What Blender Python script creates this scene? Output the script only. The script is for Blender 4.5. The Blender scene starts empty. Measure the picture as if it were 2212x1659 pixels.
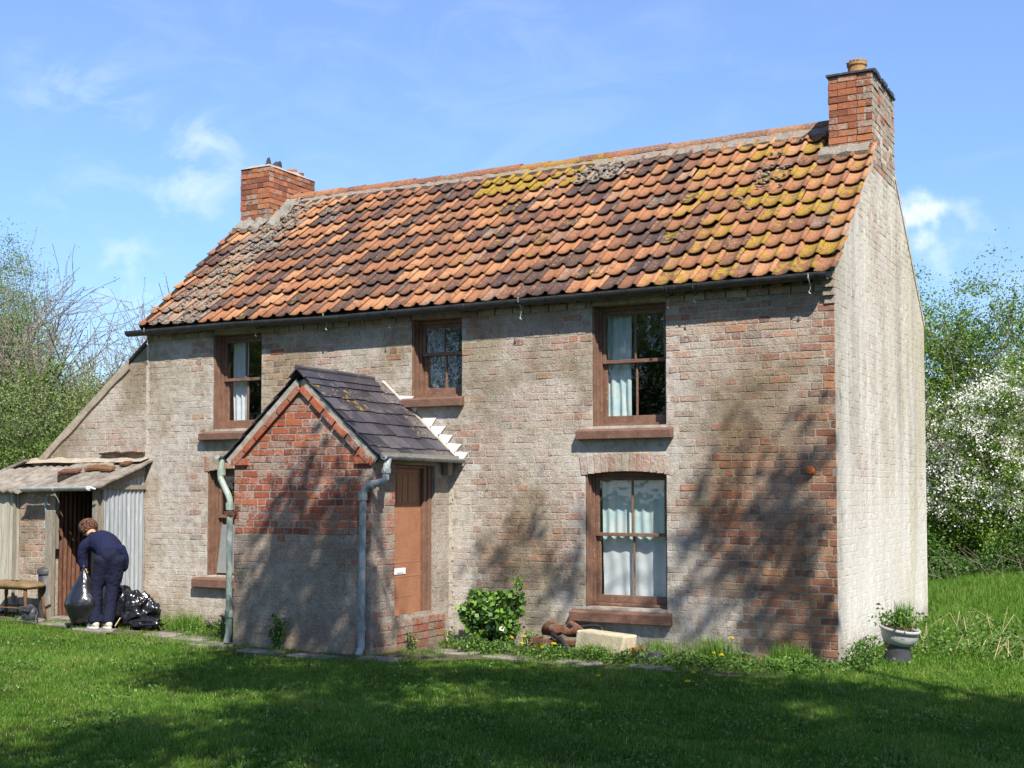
import bpy, math, random
import numpy as np
from mathutils import Vector, Matrix, noise
R = math.radians
rng = random.Random(11)
nr = np.random.default_rng(11)
scene = bpy.context.scene
COL = scene.collection

# ------------------------------------------------------------------ camera
cam_d = bpy.data.cameras.new('camera')
cam_d.sensor_width = 36.0
cam_d.lens = 2716.5 / 2212.0 * 36.0
cam_d.shift_y = 112.5 / 2212.0
cam_d.clip_end = 3000
cam = bpy.data.objects.new('camera', cam_d)
COL.objects.link(cam)
CAM = Vector((3.1326, -12.8769, 1.761))
cam.location = CAM
cam.rotation_euler = (R(90) + 0.0446, 0.0, 0.4912)
scene.camera = cam

# ------------------------------------------------------------------ light
S = Vector((1.0, -0.97, 1.56)).normalized()          # towards the sun
sun_d = bpy.data.lights.new('sun', 'SUN')
sun_d.energy = 5.0
sun_d.angle = R(0.5)
sun_d.color = (1.0, 0.95, 0.86)
sun = bpy.data.objects.new('sun', sun_d)
COL.objects.link(sun)
sun.rotation_euler = S.to_track_quat('Z', 'Y').to_euler()

world = bpy.data.worlds.new('World')
scene.world = world
world.use_nodes = True
wt = world.node_tree
wt.nodes.clear()
def wn(t, **k):
    n = wt.nodes.new(t)
    for a, b in k.items(): setattr(n, a, b)
    return n
w_out = wn('ShaderNodeOutputWorld'); w_bg = wn('ShaderNodeBackground')
w_sky = wn('ShaderNodeTexSky', sky_type='NISHITA', sun_disc=False)
w_sky.sun_elevation = math.asin(S.z)
w_sky.sun_rotation = math.atan2(S.x, S.y)
w_sky.altitude = 0; w_sky.air_density = 1.25; w_sky.dust_density = 0.3; w_sky.ozone_density = 2.6
w_bg.inputs['Strength'].default_value = 0.120
w_tc = wn('ShaderNodeTexCoord')
def wmath(op, a, b=None, c=None):
    n = wn('ShaderNodeMath', operation=op)
    for i, v in enumerate((a, b, c)):
        if v is None: continue
        if isinstance(v, (int, float)): n.inputs[i].default_value = v
        else: wt.links.new(v, n.inputs[i])
    return n.outputs[0]
def wdot(v, d):
    n = wn('ShaderNodeVectorMath', operation='DOT_PRODUCT'); wt.links.new(v, n.inputs[0]); n.inputs[1].default_value = d
    return n.outputs['Value']
w_map = wn('ShaderNodeMapping'); w_map.inputs['Scale'].default_value = (4, 11, 14); w_map.inputs['Rotation'].default_value = (0.3, 0.5, 0.2)
wt.links.new(w_tc.outputs['Generated'], w_map.inputs['Vector'])
w_n = wn('ShaderNodeTexNoise'); w_n.inputs['Scale'].default_value = 1.6; w_n.inputs['Detail'].default_value = 9; w_n.inputs['Roughness'].default_value = 0.6; w_n.inputs['Distortion'].default_value = 0.9
wt.links.new(w_map.outputs[0], w_n.inputs['Vector'])
w_n2 = wn('ShaderNodeTexNoise'); w_n2.inputs['Scale'].default_value = 34; w_n2.inputs['Detail'].default_value = 6
wt.links.new(w_tc.outputs['Generated'], w_n2.inputs['Vector'])
GEN = w_tc.outputs['Generated']
cloud = None
def puff(d, width, thr, gain, tex, soft=0.25):
    """a cloud around direction d"""
    global cloud
    v = Vector(d).normalized()
    dt = wdot(GEN, v)
    m = wn('ShaderNodeMapRange', interpolation_type='SMOOTHSTEP'); wt.links.new(dt, m.inputs[0])
    m.inputs[1].default_value = math.cos(R(width)); m.inputs[2].default_value = math.cos(R(width * 0.1))
    t = wn('ShaderNodeMapRange', interpolation_type='SMOOTHSTEP'); wt.links.new(wmath('ADD', tex.outputs['Fac'], wmath('MULTIPLY', m.outputs[0], 0.12)), t.inputs[0])
    t.inputs[1].default_value = thr + .06; t.inputs[2].default_value = thr + .06 + soft * 1.3
    x = wmath('MULTIPLY', wmath('MULTIPLY', wmath('POWER', m.outputs[0], .6), t.outputs[0]), gain)
    cloud = x if cloud is None else wmath('MAXIMUM', cloud, x)
puff((-0.719, 0.625, 0.303), 2.2, 0.50, 0.22, w_n)
puff((-0.688, 0.670, 0.276), 3.0, 0.50, 0.22, w_n)
puff((-0.658, 0.712, 0.246), 3.0, 0.47, 0.38, w_n)
puff((-0.715, 0.665, 0.205), 4.0, 0.52, 0.15, w_n)
puff((-0.169, 0.966, 0.203), 1.6, 0.42, 0.80, w_n2)
puff((-0.150, 0.968, 0.190), 2.2, 0.46, 0.35, w_n2)
puff((-0.702, 0.696, 0.160), 2.6, 0.48, 0.30, w_n2)
puff((-0.50, 0.80, 0.46), 24.0, 0.44, 0.07, w_n)
puff((-0.10, 0.975, 0.140), 8.0, 0.46, 0.12, w_n)
w_mix = wn('ShaderNodeMix', data_type='RGBA')
w_hs = wn('ShaderNodeHueSaturation'); w_hs.inputs['Saturation'].default_value = 1.08; w_hs.inputs['Value'].default_value = 1.0
w_sep = wn('ShaderNodeSeparateXYZ'); wt.links.new(GEN, w_sep.inputs[0])
w_rp = wn('ShaderNodeValToRGB'); w_rp.color_ramp.elements[0].position = 0.0; w_rp.color_ramp.elements[0].color = (0.47, 0.57, 0.84, 1)
w_rp.color_ramp.elements[1].position = 0.55; w_rp.color_ramp.elements[1].color = (1.10, 0.99, 1.04, 1)
e_ = w_rp.color_ramp.elements.new(0.22); e_.color = (0.73, 0.78, 1.0, 1)
wt.links.new(w_sep.outputs[2], w_rp.inputs[0])
w_mul = wn('ShaderNodeMix', data_type='RGBA', blend_type='MULTIPLY'); w_mul.inputs[0].default_value = 1.0
wt.links.new(w_sky.outputs[0], w_mul.inputs[6]); wt.links.new(w_rp.outputs[0], w_mul.inputs[7])
wt.links.new(w_mul.outputs[2], w_hs.inputs['Color'])
wt.links.new(cloud, w_mix.inputs[0]); wt.links.new(w_hs.outputs[0], w_mix.inputs[6]); w_mix.inputs[7].default_value = (6.4, 6.6, 6.9, 1)
wt.links.new(w_mix.outputs[2], w_bg.inputs['Color']); wt.links.new(w_bg.outputs[0], w_out.inputs['Surface'])

scene.view_settings.view_transform = 'Standard'
scene.view_settings.look = 'None'
scene.view_settings.gamma = 1.0
scene.view_settings.exposure = 0.80
scene.cycles.use_denoising = True
scene.cycles.max_bounces = 8
scene.cycles.transparent_max_bounces = 12
scene.cycles.sample_clamp_indirect = 6

# ------------------------------------------------------------------ materials
class Mt:
    def __init__(s, name):
        s.m = bpy.data.materials.new(name); s.m.use_nodes = True
        s.t = s.m.node_tree; s.t.nodes.clear()
        s.out = s.t.nodes.new('ShaderNodeOutputMaterial')
        s.tc = s.t.nodes.new('ShaderNodeTexCoord')
    def n(s, t, **k):
        x = s.t.nodes.new(t)
        for a, b in k.items(): setattr(x, a, b)
        return x
    def L(s, a, b): s.t.links.new(a, b)
    def setin(s, inp, v):
        if v is None: return
        if hasattr(v, 'is_output') or isinstance(v, bpy.types.NodeSocket): s.L(v, inp)
        else:
            if isinstance(v, tuple) and len(v) == 3 and inp.type == 'RGBA': v = v + (1,)
            inp.default_value = v
    def math(s, op, a, b=None, clamp=False):
        x = s.n('ShaderNodeMath', operation=op); x.use_clamp = clamp
        s.setin(x.inputs[0], a); s.setin(x.inputs[1], b); return x.outputs[0]
    def noise(s, scale, detail=3, rough=0.55, vec=None, dist=0.0):
        x = s.n('ShaderNodeTexNoise'); x.inputs['Scale'].default_value = scale; x.inputs['Detail'].default_value = detail
        x.inputs['Roughness'].default_value = rough; x.inputs['Distortion'].default_value = dist
        s.L(vec if vec is not None else s.tc.outputs['Object'], x.inputs['Vector']); return x.outputs['Fac']
    def vor(s, scale, vec=None, feature='F1', out='Distance'):
        x = s.n('ShaderNodeTexVoronoi', feature=feature); x.inputs['Scale'].default_value = scale
        s.L(vec if vec is not None else s.tc.outputs['Object'], x.inputs['Vector']); return x.outputs[out]
    def map(s, scale, rot=(0, 0, 0)):
        x = s.n('ShaderNodeMapping'); x.inputs['Scale'].default_value = scale; x.inputs['Rotation'].default_value = rot
        s.L(s.tc.outputs['Object'], x.inputs['Vector']); return x.outputs[0]
    def step(s, v, a, b):
        x = s.n('ShaderNodeMapRange', interpolation_type='SMOOTHSTEP')
        s.setin(x.inputs[0], v); x.inputs[1].default_value = a; x.inputs[2].default_value = b; return x.outputs[0]
    def mix(s, f, a, b, mode='MIX'):
        x = s.n('ShaderNodeMix', data_type='RGBA', blend_type=mode)
        s.setin(x.inputs[0], f); s.setin(x.inputs[6], a); s.setin(x.inputs[7], b); return x.outputs[2]
    def ramp(s, f, stops):
        x = s.n('ShaderNodeValToRGB'); e = x.color_ramp.elements
        while len(e) < len(stops): e.new(0.5)
        for i, (p, c) in enumerate(stops): e[i].position = p; e[i].color = tuple(c) + (1,)
        s.setin(x.inputs[0], f); return x.outputs[0]
    def attr(s, name='bk'):
        x = s.n('ShaderNodeAttribute'); x.attribute_name = name
        y = s.n('ShaderNodeSeparateColor'); s.L(x.outputs['Color'], y.inputs[0])
        return y.outputs[0], y.outputs[1], y.outputs[2], x.outputs['Alpha']
    def bump(s, h, strength=0.5, dist=0.02, normal=None):
        x = s.n('ShaderNodeBump'); x.inputs['Strength'].default_value = strength; x.inputs['Distance'].default_value = dist
        s.L(h, x.inputs['Height'])
        if normal is not None: s.L(normal, x.inputs['Normal'])
        return x.outputs[0]
    def pos(s):
        g = s.n('ShaderNodeSeparateXYZ'); s.L(s.tc.outputs['Object'], g.inputs[0]); return g.outputs
    def bsdf(s, col, rough=0.8, spec=0.3, metal=0.0, normal=None, **k):
        p = s.n('ShaderNodeBsdfPrincipled')
        s.setin(p.inputs['Base Color'], col); s.setin(p.inputs['Roughness'], rough)
        p.inputs['Specular IOR Level'].default_value = spec; p.inputs['Metallic'].default_value = metal
        if normal is not None: s.L(normal, p.inputs['Normal'])
        for a, b in k.items(): s.setin(p.inputs[a.replace('_', ' ')], b)
        s.L(p.outputs[0], s.out.inputs['Surface']); return p

def brick_mat(name,  wash_a, wash_b, bricks, mortar, bias=0.0, streak=0.0, moss=(0.42, 0.36, 0.19), moss_amt=0.0, cover=0.9, stain=0.0):
    m = Mt(name)
    e, t, kind, al = m.attr()
    big = m.noise(1.1, 4, 0.6); mid = m.noise(9, 5, 0.65); fine = m.noise(55, 4, 0.7); grit = m.noise(160, 2, 0.6)
    brick = m.ramp(t, bricks)
    brick = m.mix(m.math('MULTIPLY', fine, 0.5), brick, m.mix(1.0, brick, (0.55, 0.5, 0.5), 'MULTIPLY'))
    mort = m.mix(fine, mortar, tuple(c * 0.72 for c in mortar))
    base = m.mix(kind, mort, brick)
    wf = m.math('ADD', m.math('MULTIPLY', mid, 0.5), m.math('MULTIPLY', big, 0.5))
    wash = m.mix(m.step(wf, 0.38, 0.62), wash_a, wash_b)
    wash = m.mix(m.math('MULTIPLY', m.step(m.noise(38, 4, 0.7), 0.5, 0.66), 0.55), wash, tuple(c * 0.62 for c in wash_a))
    wash = m.mix(m.math('MULTIPLY', m.step(grit, 0.54, 0.66), 0.8), wash, tuple(min(1, c * 1.5) for c in wash_b))
    wash = m.mix(m.math('MULTIPLY', m.step(m.noise(75, 3, 0.7), 0.54, 0.64), 0.6), wash, tuple(c * 0.35 for c in wash_a))
    wash = m.mix(m.math('MULTIPLY', m.step(fine, 0.52, 0.70), 0.45), wash, tuple(c * 0.42 for c in wash_a))
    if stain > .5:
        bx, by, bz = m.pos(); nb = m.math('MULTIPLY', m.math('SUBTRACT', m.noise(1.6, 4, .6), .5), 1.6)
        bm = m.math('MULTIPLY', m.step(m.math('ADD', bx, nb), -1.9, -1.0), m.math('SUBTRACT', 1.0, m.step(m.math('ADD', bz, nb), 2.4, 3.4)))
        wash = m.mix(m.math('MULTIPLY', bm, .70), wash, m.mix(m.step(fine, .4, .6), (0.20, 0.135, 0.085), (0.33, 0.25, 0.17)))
    wash = m.mix(m.math('MULTIPLY', al, m.step(m.math('ADD', m.math('MULTIPLY', mid, .6), m.math('MULTIPLY', fine, .4)), 0.36, 0.58)), wash, (0.54, 0.505, 0.455))
    # each brick shows its clay faintly through the wash
    wash = m.mix(m.math('MULTIPLY', m.math('MULTIPLY', kind, m.step(e, 0.08, 0.42)), 0.20), wash, brick)
    if streak:
        sv = m.map((1.5, 1.5, 0.16)); sn = m.noise(1.0, 4, 0.55, sv)
        wash = m.mix(m.math('MULTIPLY', m.step(sn, 0.45, 0.68), streak), wash, tuple(c * 0.50 for c in wash_a))
        wash = m.mix(m.math('MULTIPLY', m.step(m.noise(2.1, 5, 0.65, sv), 0.42, 0.66), streak * 1.1), wash, (0.72, 0.68, 0.61))
        gx1, gy1, gz1 = m.pos(); low = m.math('SUBTRACT', 1.0, m.step(m.math('ADD', gz1, m.math('MULTIPLY', m.math('SUBTRACT', big, .5), 1.5)), 0.6, 2.6)); wash = m.mix(m.math('MULTIPLY', low, .5), wash, (0.74, 0.70, 0.63))
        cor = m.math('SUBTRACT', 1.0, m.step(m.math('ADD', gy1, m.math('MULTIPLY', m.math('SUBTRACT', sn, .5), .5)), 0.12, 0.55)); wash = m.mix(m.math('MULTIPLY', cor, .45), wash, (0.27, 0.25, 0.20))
    mk = m.math('ADD', e, m.math('MULTIPLY', m.math('SUBTRACT', mid, 0.5), 1.25))
    mk = m.math('ADD', mk, m.math('MULTIPLY', m.math('SUBTRACT', fine, 0.5), 1.1))
    mk = m.math('ADD', mk, m.math('MULTIPLY', m.math('SUBTRACT', m.noise(24, 4, 0.6), 0.5), 1.1))
    mk = m.math('ADD', mk, bias)
    mask = m.math('MULTIPLY', m.step(mk, 0.42, 0.80), cover)
    if stain:
        sn_ = m.step(m.noise(0.75, 5, 0.62), 0.46, 0.60); wash = m.mix(m.math('MULTIPLY', sn_, stain), wash, m.mix(1.0, wash, (0.60, 0.55, 0.42), 'MULTIPLY'))
    col = m.mix(mask, wash, base)
    if moss_amt:
        x, y, z = m.pos()
        mm = m.math('MULTIPLY', m.step(y, 1.6, 4.6), m.step(m.noise(1.6, 4, 0.6, m.map((1, 1, 0.45))), 0.4, 0.62))
        col = m.mix(m.math('MULTIPLY', mm, moss_amt), col, moss)
    # lowest courses darker, with an uneven upper edge
    x, y, z = m.pos()
    dz = m.math('ADD', z, m.math('MULTIPLY', m.math('SUBTRACT', mid, 0.5), 0.5))
    low_dark = m.math('SUBTRACT', 1.0, m.step(dz, 0.02, 0.38))
    col = m.mix(m.math('MULTIPLY', low_dark, 0.35), col, (0.16, 0.15, 0.11))
    h = m.math('ADD', m.math('MULTIPLY', mid, 0.8), m.math('ADD', m.math('MULTIPLY', fine, 0.7), m.math('MULTIPLY', grit, 0.25)))
    m.bsdf(col, 0.93, 0.15, normal=m.bump(h, 0.9, 0.016))
    return m.m

RED = [(0.0, (0.13, 0.045, 0.03)), (0.3, (0.28, 0.085, 0.045)), (0.65, (0.38, 0.125, 0.06)), (1.0, (0.50, 0.22, 0.10))]
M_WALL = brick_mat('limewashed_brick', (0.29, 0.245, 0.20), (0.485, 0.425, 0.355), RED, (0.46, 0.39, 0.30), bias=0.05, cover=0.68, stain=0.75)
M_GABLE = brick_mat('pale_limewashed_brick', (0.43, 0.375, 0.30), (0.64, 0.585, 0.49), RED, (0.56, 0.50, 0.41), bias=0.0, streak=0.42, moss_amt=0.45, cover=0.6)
M_PORCH = brick_mat('porch_brick', (0.25, 0.215, 0.175), (0.40, 0.355, 0.30),
                    [(0.0, (0.20, 0.05, 0.03)), (0.5, (0.36, 0.085, 0.04)), (1.0, (0.46, 0.13, 0.055))], (0.46, 0.42, 0.34), bias=0.0, stain=0.4)
M_STACK = brick_mat('chimney_brick', (0.30, 0.25, 0.19), (0.40, 0.36, 0.30),
                    [(0.0, (0.16, 0.055, 0.032)), (0.4, (0.34, 0.105, 0.046)), (1.0, (0.48, 0.175, 0.075))], (0.22, 0.19, 0.15), bias=0.30)

def simple(name, c1, c2, scale=12, rough=0.85, spec=0.25, bump=0.4, metal=0.0, dist=0.01, fine=None, stretch=None):
    m = Mt(name)
    v = m.map(stretch) if stretch else None
    a = m.noise(scale, 5, 0.65, v); b = m.noise(scale * 6, 4, 0.6, v)
    f = m.step(m.math('ADD', m.math('MULTIPLY', a, 0.65), m.math('MULTIPLY', b, 0.35)), 0.36, 0.64)
    col = m.mix(f, c1, c2)
    if fine: col = m.mix(m.step(b, 0.60, 0.72), col, fine)
    m.bsdf(col, rough, spec, metal, normal=m.bump(m.math('ADD', a, m.math('ADD', b, m.math('MULTIPLY', m.noise(scale * 18, 3, 0.7, v), 0.4))), bump, dist))
    return m.m
M_MORTAR = simple('mortar', (0.27, 0.25, 0.21), (0.43, 0.40, 0.34), 10, 0.95, 0.1, 0.9, fine=(0.16, 0.14, 0.11))
M_CEMENT = simple('brown_cement', (0.27, 0.22, 0.16), (0.38, 0.32, 0.25), 8, 0.95, 0.1, 0.7)
M_PAINT = simple('brown_gloss_paint', (0.13, 0.070, 0.047), (0.205, 0.113, 0.076), 7, 0.5, 0.4, 0.35, dist=0.004, fine=(0.36, 0.22, 0.15))
M_SILL = simple('brown_painted_sill', (0.125, 0.066, 0.046), (0.185, 0.10, 0.07), 9, 0.7, 0.3, 0.8, fine=(0.30, 0.18, 0.12))
M_DOOR = simple('door_paint', (0.26, 0.115, 0.062), (0.33, 0.155, 0.086), 4, 0.55, 0.35, 0.35, dist=0.004)
M_GUTTER = simple('black_iron_gutter', (0.022, 0.023, 0.025), (0.055, 0.056, 0.056), 9, 0.6, 0.4, 0.4, fine=(0.16, 0.16, 0.15))
M_PIPE = simple('grey_iron_pipe', (0.17, 0.19, 0.18), (0.34, 0.37, 0.37), 7, 0.5, 0.4, 0.5, fine=(0.50, 0.52, 0.50), stretch=(1, 1, 0.4))
M_PIPEG = simple('green_grey_iron_pipe', (0.17, 0.22, 0.16), (0.34, 0.38, 0.33), 5, 0.55, 0.4, 0.5, fine=(0.50, 0.50, 0.42), stretch=(1, 1, 0.5))
M_SLATE = None
M_WHITE = simple('white_lead_flashing', (0.62, 0.63, 0.62), (0.78, 0.79, 0.78), 14, 0.7, 0.2, 0.6)
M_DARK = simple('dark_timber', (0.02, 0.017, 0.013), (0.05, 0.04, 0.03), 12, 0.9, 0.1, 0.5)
M_WOOD = simple('weathered_timber', (0.20, 0.17, 0.13), (0.34, 0.30, 0.24), 8, 0.9, 0.1, 0.8, fine=(0.11, 0.09, 0.07), stretch=(6, 6, 0.5))
M_PLANK = simple('silvered_boards', (0.30, 0.26, 0.20), (0.52, 0.48, 0.40), 5, 0.9, 0.1, 0.7, fine=(0.19, 0.15, 0.11), stretch=(7, 7, 0.35))
M_GALV = simple('galvanised_iron', (0.24, 0.26, 0.28), (0.40, 0.43, 0.45), 3, 0.55, 0.4, 0.4, metal=0.15, fine=(0.52, 0.52, 0.47), stretch=(8, 8, 0.35))
M_GALVP = simple('pale_grey_gutter', (0.42, 0.43, 0.44), (0.62, 0.63, 0.64), 7, 0.5, 0.4, 0.3, fine=(0.30, 0.28, 0.22))
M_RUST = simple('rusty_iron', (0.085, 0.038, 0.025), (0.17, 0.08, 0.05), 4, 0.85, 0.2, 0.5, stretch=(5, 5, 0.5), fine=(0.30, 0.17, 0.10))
M_SHEET = simple('lichened_sheet_roof', (0.13, 0.11, 0.085), (0.27, 0.24, 0.20), 6, 0.95, 0.1, 0.9, fine=(0.075, 0.06, 0.05))
M_STONE = simple('paving_stone', (0.15, 0.13, 0.11), (0.28, 0.25, 0.21), 7, 0.95, 0.1, 0.9, fine=(0.09, 0.09, 0.06))
M_PALE = simple('pale_stone', (0.38, 0.32, 0.21), (0.54, 0.47, 0.33), 9, 0.95, 0.1, 0.7, fine=(0.28, 0.25, 0.17))
M_POT = simple('terracotta_pot', (0.26, 0.14, 0.06), (0.40, 0.24, 0.11), 12, 0.9, 0.15, 0.6, fine=(0.34, 0.30, 0.08))
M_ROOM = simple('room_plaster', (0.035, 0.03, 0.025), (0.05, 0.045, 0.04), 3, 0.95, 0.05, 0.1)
M_URN = simple('grey_plastic_urn', (0.30, 0.30, 0.29), (0.44, 0.44, 0.42), 9, 0.6, 0.3, 0.2, fine=(0.24, 0.21, 0.16))
M_URNB = simple('dark_plastic', (0.035, 0.035, 0.04), (0.06, 0.06, 0.065), 12, 0.5, 0.4, 0.2)
M_SOIL = simple('dry_soil', (0.06, 0.04, 0.03), (0.15, 0.11, 0.09), 30, 1.0, 0.0, 1.0, fine=(0.24, 0.17, 0.15))
M_GREYBOARD = simple('grey_board', (0.20, 0.20, 0.195), (0.26, 0.26, 0.25), 12, 0.9, 0.1, 0.3)
M_BARK = simple('bark', (0.10, 0.085, 0.065), (0.20, 0.175, 0.14), 9, 0.95, 0.1, 0.9, stretch=(2, 2, 0.5))
M_TWIG = simple('twig_bark', (0.15, 0.12, 0.095), (0.27, 0.23, 0.185), 9, 0.95, 0.1, 0.3)
M_STRAW = simple('dry_stem', (0.36, 0.27, 0.16), (0.52, 0.42, 0.27), 12, 0.95, 0.1, 0.2)
M_HOSE = simple('black_rubber', (0.012, 0.012, 0.014), (0.03, 0.03, 0.033), 20, 0.45, 0.4, 0.2)
M_CUSH = simple('worn_leather_pad', (0.12, 0.075, 0.03), (0.22, 0.15, 0.07), 10, 0.6, 0.3, 0.4)
M_ROPE = simple('blue_nylon_rope', (0.20, 0.36, 0.38), (0.42, 0.58, 0.58), 60, 0.8, 0.2, 0.6)
M_SHOE = simple('cream_trainer', (0.42, 0.38, 0.29), (0.62, 0.58, 0.46), 25, 0.7, 0.3, 0.3, fine=(0.25, 0.17, 0.06))
M_SKIN = simple('skin', (0.42, 0.24, 0.16), (0.48, 0.28, 0.19), 20, 0.6, 0.3, 0.2)
M_HAIR = simple('brown_hair', (0.07, 0.03, 0.018), (0.19, 0.095, 0.055), 30, 0.7, 0.3, 0.8)
M_YELLOW = simple('dandelion_yellow', (0.70, 0.50, 0.01), (0.80, 0.62, 0.02), 60, 0.8, 0.1, 0.4)
M_SHELF = simple('oily_wood', (0.10, 0.05, 0.02), (0.20, 0.10, 0.045), 12, 0.8, 0.2, 0.4)
M_RED = simple('orange_brick', (0.42, 0.10, 0.03), (0.52, 0.17, 0.06), 20, 0.9, 0.1, 0.5)
M_JAMB = simple('lime_render_reveal', (0.36, 0.32, 0.26), (0.52, 0.47, 0.40), 8, 0.95, 0.1, 0.8, fine=(0.34, 0.15, 0.08))

def cloth_mat(name, a, b, rough=0.9, scale=8, sheen=0.0):
    m = Mt(name); f = m.noise(scale, 4); g = m.noise(260, 2)
    m.bsdf(m.mix(f, a, b), rough, 0.15, normal=m.bump(m.math('ADD', m.noise(scale * 2.2, 4, 0.6), m.math('MULTIPLY', g, 0.1)), 0.9, 0.03))
    return m.m
M_JUMPER = cloth_mat('navy_knit', (0.010, 0.012, 0.036), (0.016, 0.019, 0.052))
M_TROUSER = cloth_mat('dark_navy_cloth', (0.009, 0.011, 0.026), (0.016, 0.018, 0.038))

def curtain_mat(name, a, b, pattern=False, tr=0.35):
    m = Mt(name)
    c = m.mix(m.step(m.noise(7, 4), 0.38, 0.62), a, b)
    if pattern:
        v = m.vor(34); c = m.mix(m.step(v, 0.30, 0.42), c, tuple(x * 0.30 for x in a))
    d = m.n('ShaderNodeBsdfDiffuse'); m.setin(d.inputs[0], c)
    t = m.n('ShaderNodeBsdfTranslucent'); m.setin(t.inputs[0], c)
    x = m.n('ShaderNodeMixShader'); x.inputs[0].default_value = tr
    m.L(d.outputs[0], x.inputs[1]); m.L(t.outputs[0], x.inputs[2]); m.L(x.outputs[0], m.out.inputs['Surface'])
    return m.m
M_TEAL = curtain_mat('aqua_curtain', (0.62, 0.84, 0.86), (0.84, 0.92, 0.88), tr=0.2)
M_TEAL2 = curtain_mat('deep_aqua_curtain', (0.10, 0.36, 0.34), (0.16, 0.42, 0.38), tr=0.2)
M_NET = curtain_mat('white_net', (0.80, 0.85, 0.88), (0.90, 0.92, 0.93), tr=0.2)
M_LACE = curtain_mat('patterned_net', (0.50, 0.50, 0.46), (0.60, 0.60, 0.55), True, tr=0.2)

gm = Mt('window_glass')
fr = gm.n('ShaderNodeLayerWeight'); fr.inputs['Blend'].default_value = 0.5
gl = gm.n('ShaderNodeBsdfGlossy'); gl.inputs['Roughness'].default_value = 0.012
tp = gm.n('ShaderNodeBsdfTransparent'); tp.inputs[0].default_value = (0.97, 0.98, 0.98, 1)
mx = gm.n('ShaderNodeMixShader')
gb = gm.bump(gm.noise(5, 2, 0.5), 0.25, 0.01)
gm.L(gb, gl.inputs['Normal']); gm.L(gm.math('ADD', gm.math('MULTIPLY', gm.math('POWER', fr.outputs['Facing'], 4.0), 0.9), 0.085, True), mx.inputs[0]); gm.L(tp.outputs[0], mx.inputs[1]); gm.L(gl.outputs[0], mx.inputs[2])
gm.L(mx.outputs[0], gm.out.inputs['Surface'])
M_GLASS = gm.m

def bag_mat():
    m = Mt('black_polythene')
    v = m.vor(5, feature='SMOOTH_F1'); n1 = m.noise(5, 2, 0.5, dist=1.4)
    m.bsdf((0.010, 0.010, 0.013), 0.26, 0.7, normal=m.bump(m.math('ADD', m.math('MULTIPLY', n1, 1.0), m.math('MULTIPLY', v, 0.3)), 0.6, 0.022))
    return m.m
M_BAG = bag_mat()

# roof tiles: attribute = tone, dark, yellow lichen, grey lichen
def tile_mat():
    m = Mt('clay_pantile')
    t, dk, yl, gy = m.attr()
    n1 = m.noise(6, 5, 0.65); n2 = m.noise(28, 5, 0.7); n3 = m.noise(120, 3, 0.6)
    base = m.ramp(t, [(0.0, (0.13, 0.058, 0.036)), (0.3, (0.22, 0.088, 0.042)), (0.7, (0.345, 0.145, 0.060)), (1.0, (0.44, 0.215, 0.100))])
    base = m.mix(m.math('MULTIPLY', m.step(n3, 0.5, 0.68), 0.28), base, (0.56, 0.36, 0.24))
    # soot / old weathering, runs down the slope
    sv = m.map((7, 1.4, 1.4)); sn = m.noise(1.6, 5, 0.7, sv)
    dd = m.math('ADD', m.math('MULTIPLY', dk, 0.75), m.math('ADD', m.math('MULTIPLY', m.math('SUBTRACT', n1, 0.5), 0.9), m.math('MULTIPLY', m.math('SUBTRACT', sn, 0.5), 0.7)))
    dd = m.math('ADD', dd, m.math('MULTIPLY', m.math('SUBTRACT', n2, 0.5), 0.6))
    base = m.mix(m.math('MULTIPLY', m.step(dd, 0.16, 0.50), 0.88), base, (0.050, 0.036, 0.034))
    base = m.mix(m.math('MULTIPLY', m.step(m.math('ADD', m.math('MULTIPLY', n2, .6), m.math('MULTIPLY', n1, .4)), 0.50, 0.62), 0.50), base, (0.13, 0.066, 0.048))
    g = m.math('ADD', gy, m.math('MULTIPLY', m.math('SUBTRACT', n2, 0.5), 1.3))
    gcol = m.ramp(n3, [(0.35, (0.09, 0.08, 0.065)), (0.55, (0.25, 0.23, 0.19)), (0.7, (0.42, 0.40, 0.34))])
    base = m.mix(m.step(g, 0.58, 0.74), base, gcol)
    y = m.math('ADD', yl, m.math('MULTIPLY', m.math('SUBTRACT', m.noise(13, 4, 0.6), 0.5), 1.7))
    ycol = m.ramp(n3, [(0.35, (0.13, 0.075, 0.012)), (0.55, (0.34, 0.215, 0.018)), (0.75, (0.46, 0.33, 0.05))])
    base = m.mix(m.step(y, 0.60, 0.72), base, ycol)
    base = m.mix(m.math('MULTIPLY', m.step(m.noise(70, 3, 0.65), 0.52, 0.64), 0.55), base, (0.085, 0.05, 0.042))
    bigsp = m.step(m.noise(45, 2, 0.5), 0.62, 0.70)
    base = m.mix(m.math('MULTIPLY', bigsp, 0.5), base, (0.40, 0.38, 0.32))
    rough = m.math('SUBTRACT', 0.9, m.math('MULTIPLY', m.step(dk, 0.93, 0.97), 0.55))
    m.bsdf(base, rough, 0.3, normal=m.bump(m.math('ADD', n2, m.math('ADD', m.math('MULTIPLY', n3, 0.5), m.math('MULTIPLY', g, 0.3))), 0.6, 0.012))
    return m.m
M_TILE = tile_mat()
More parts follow.
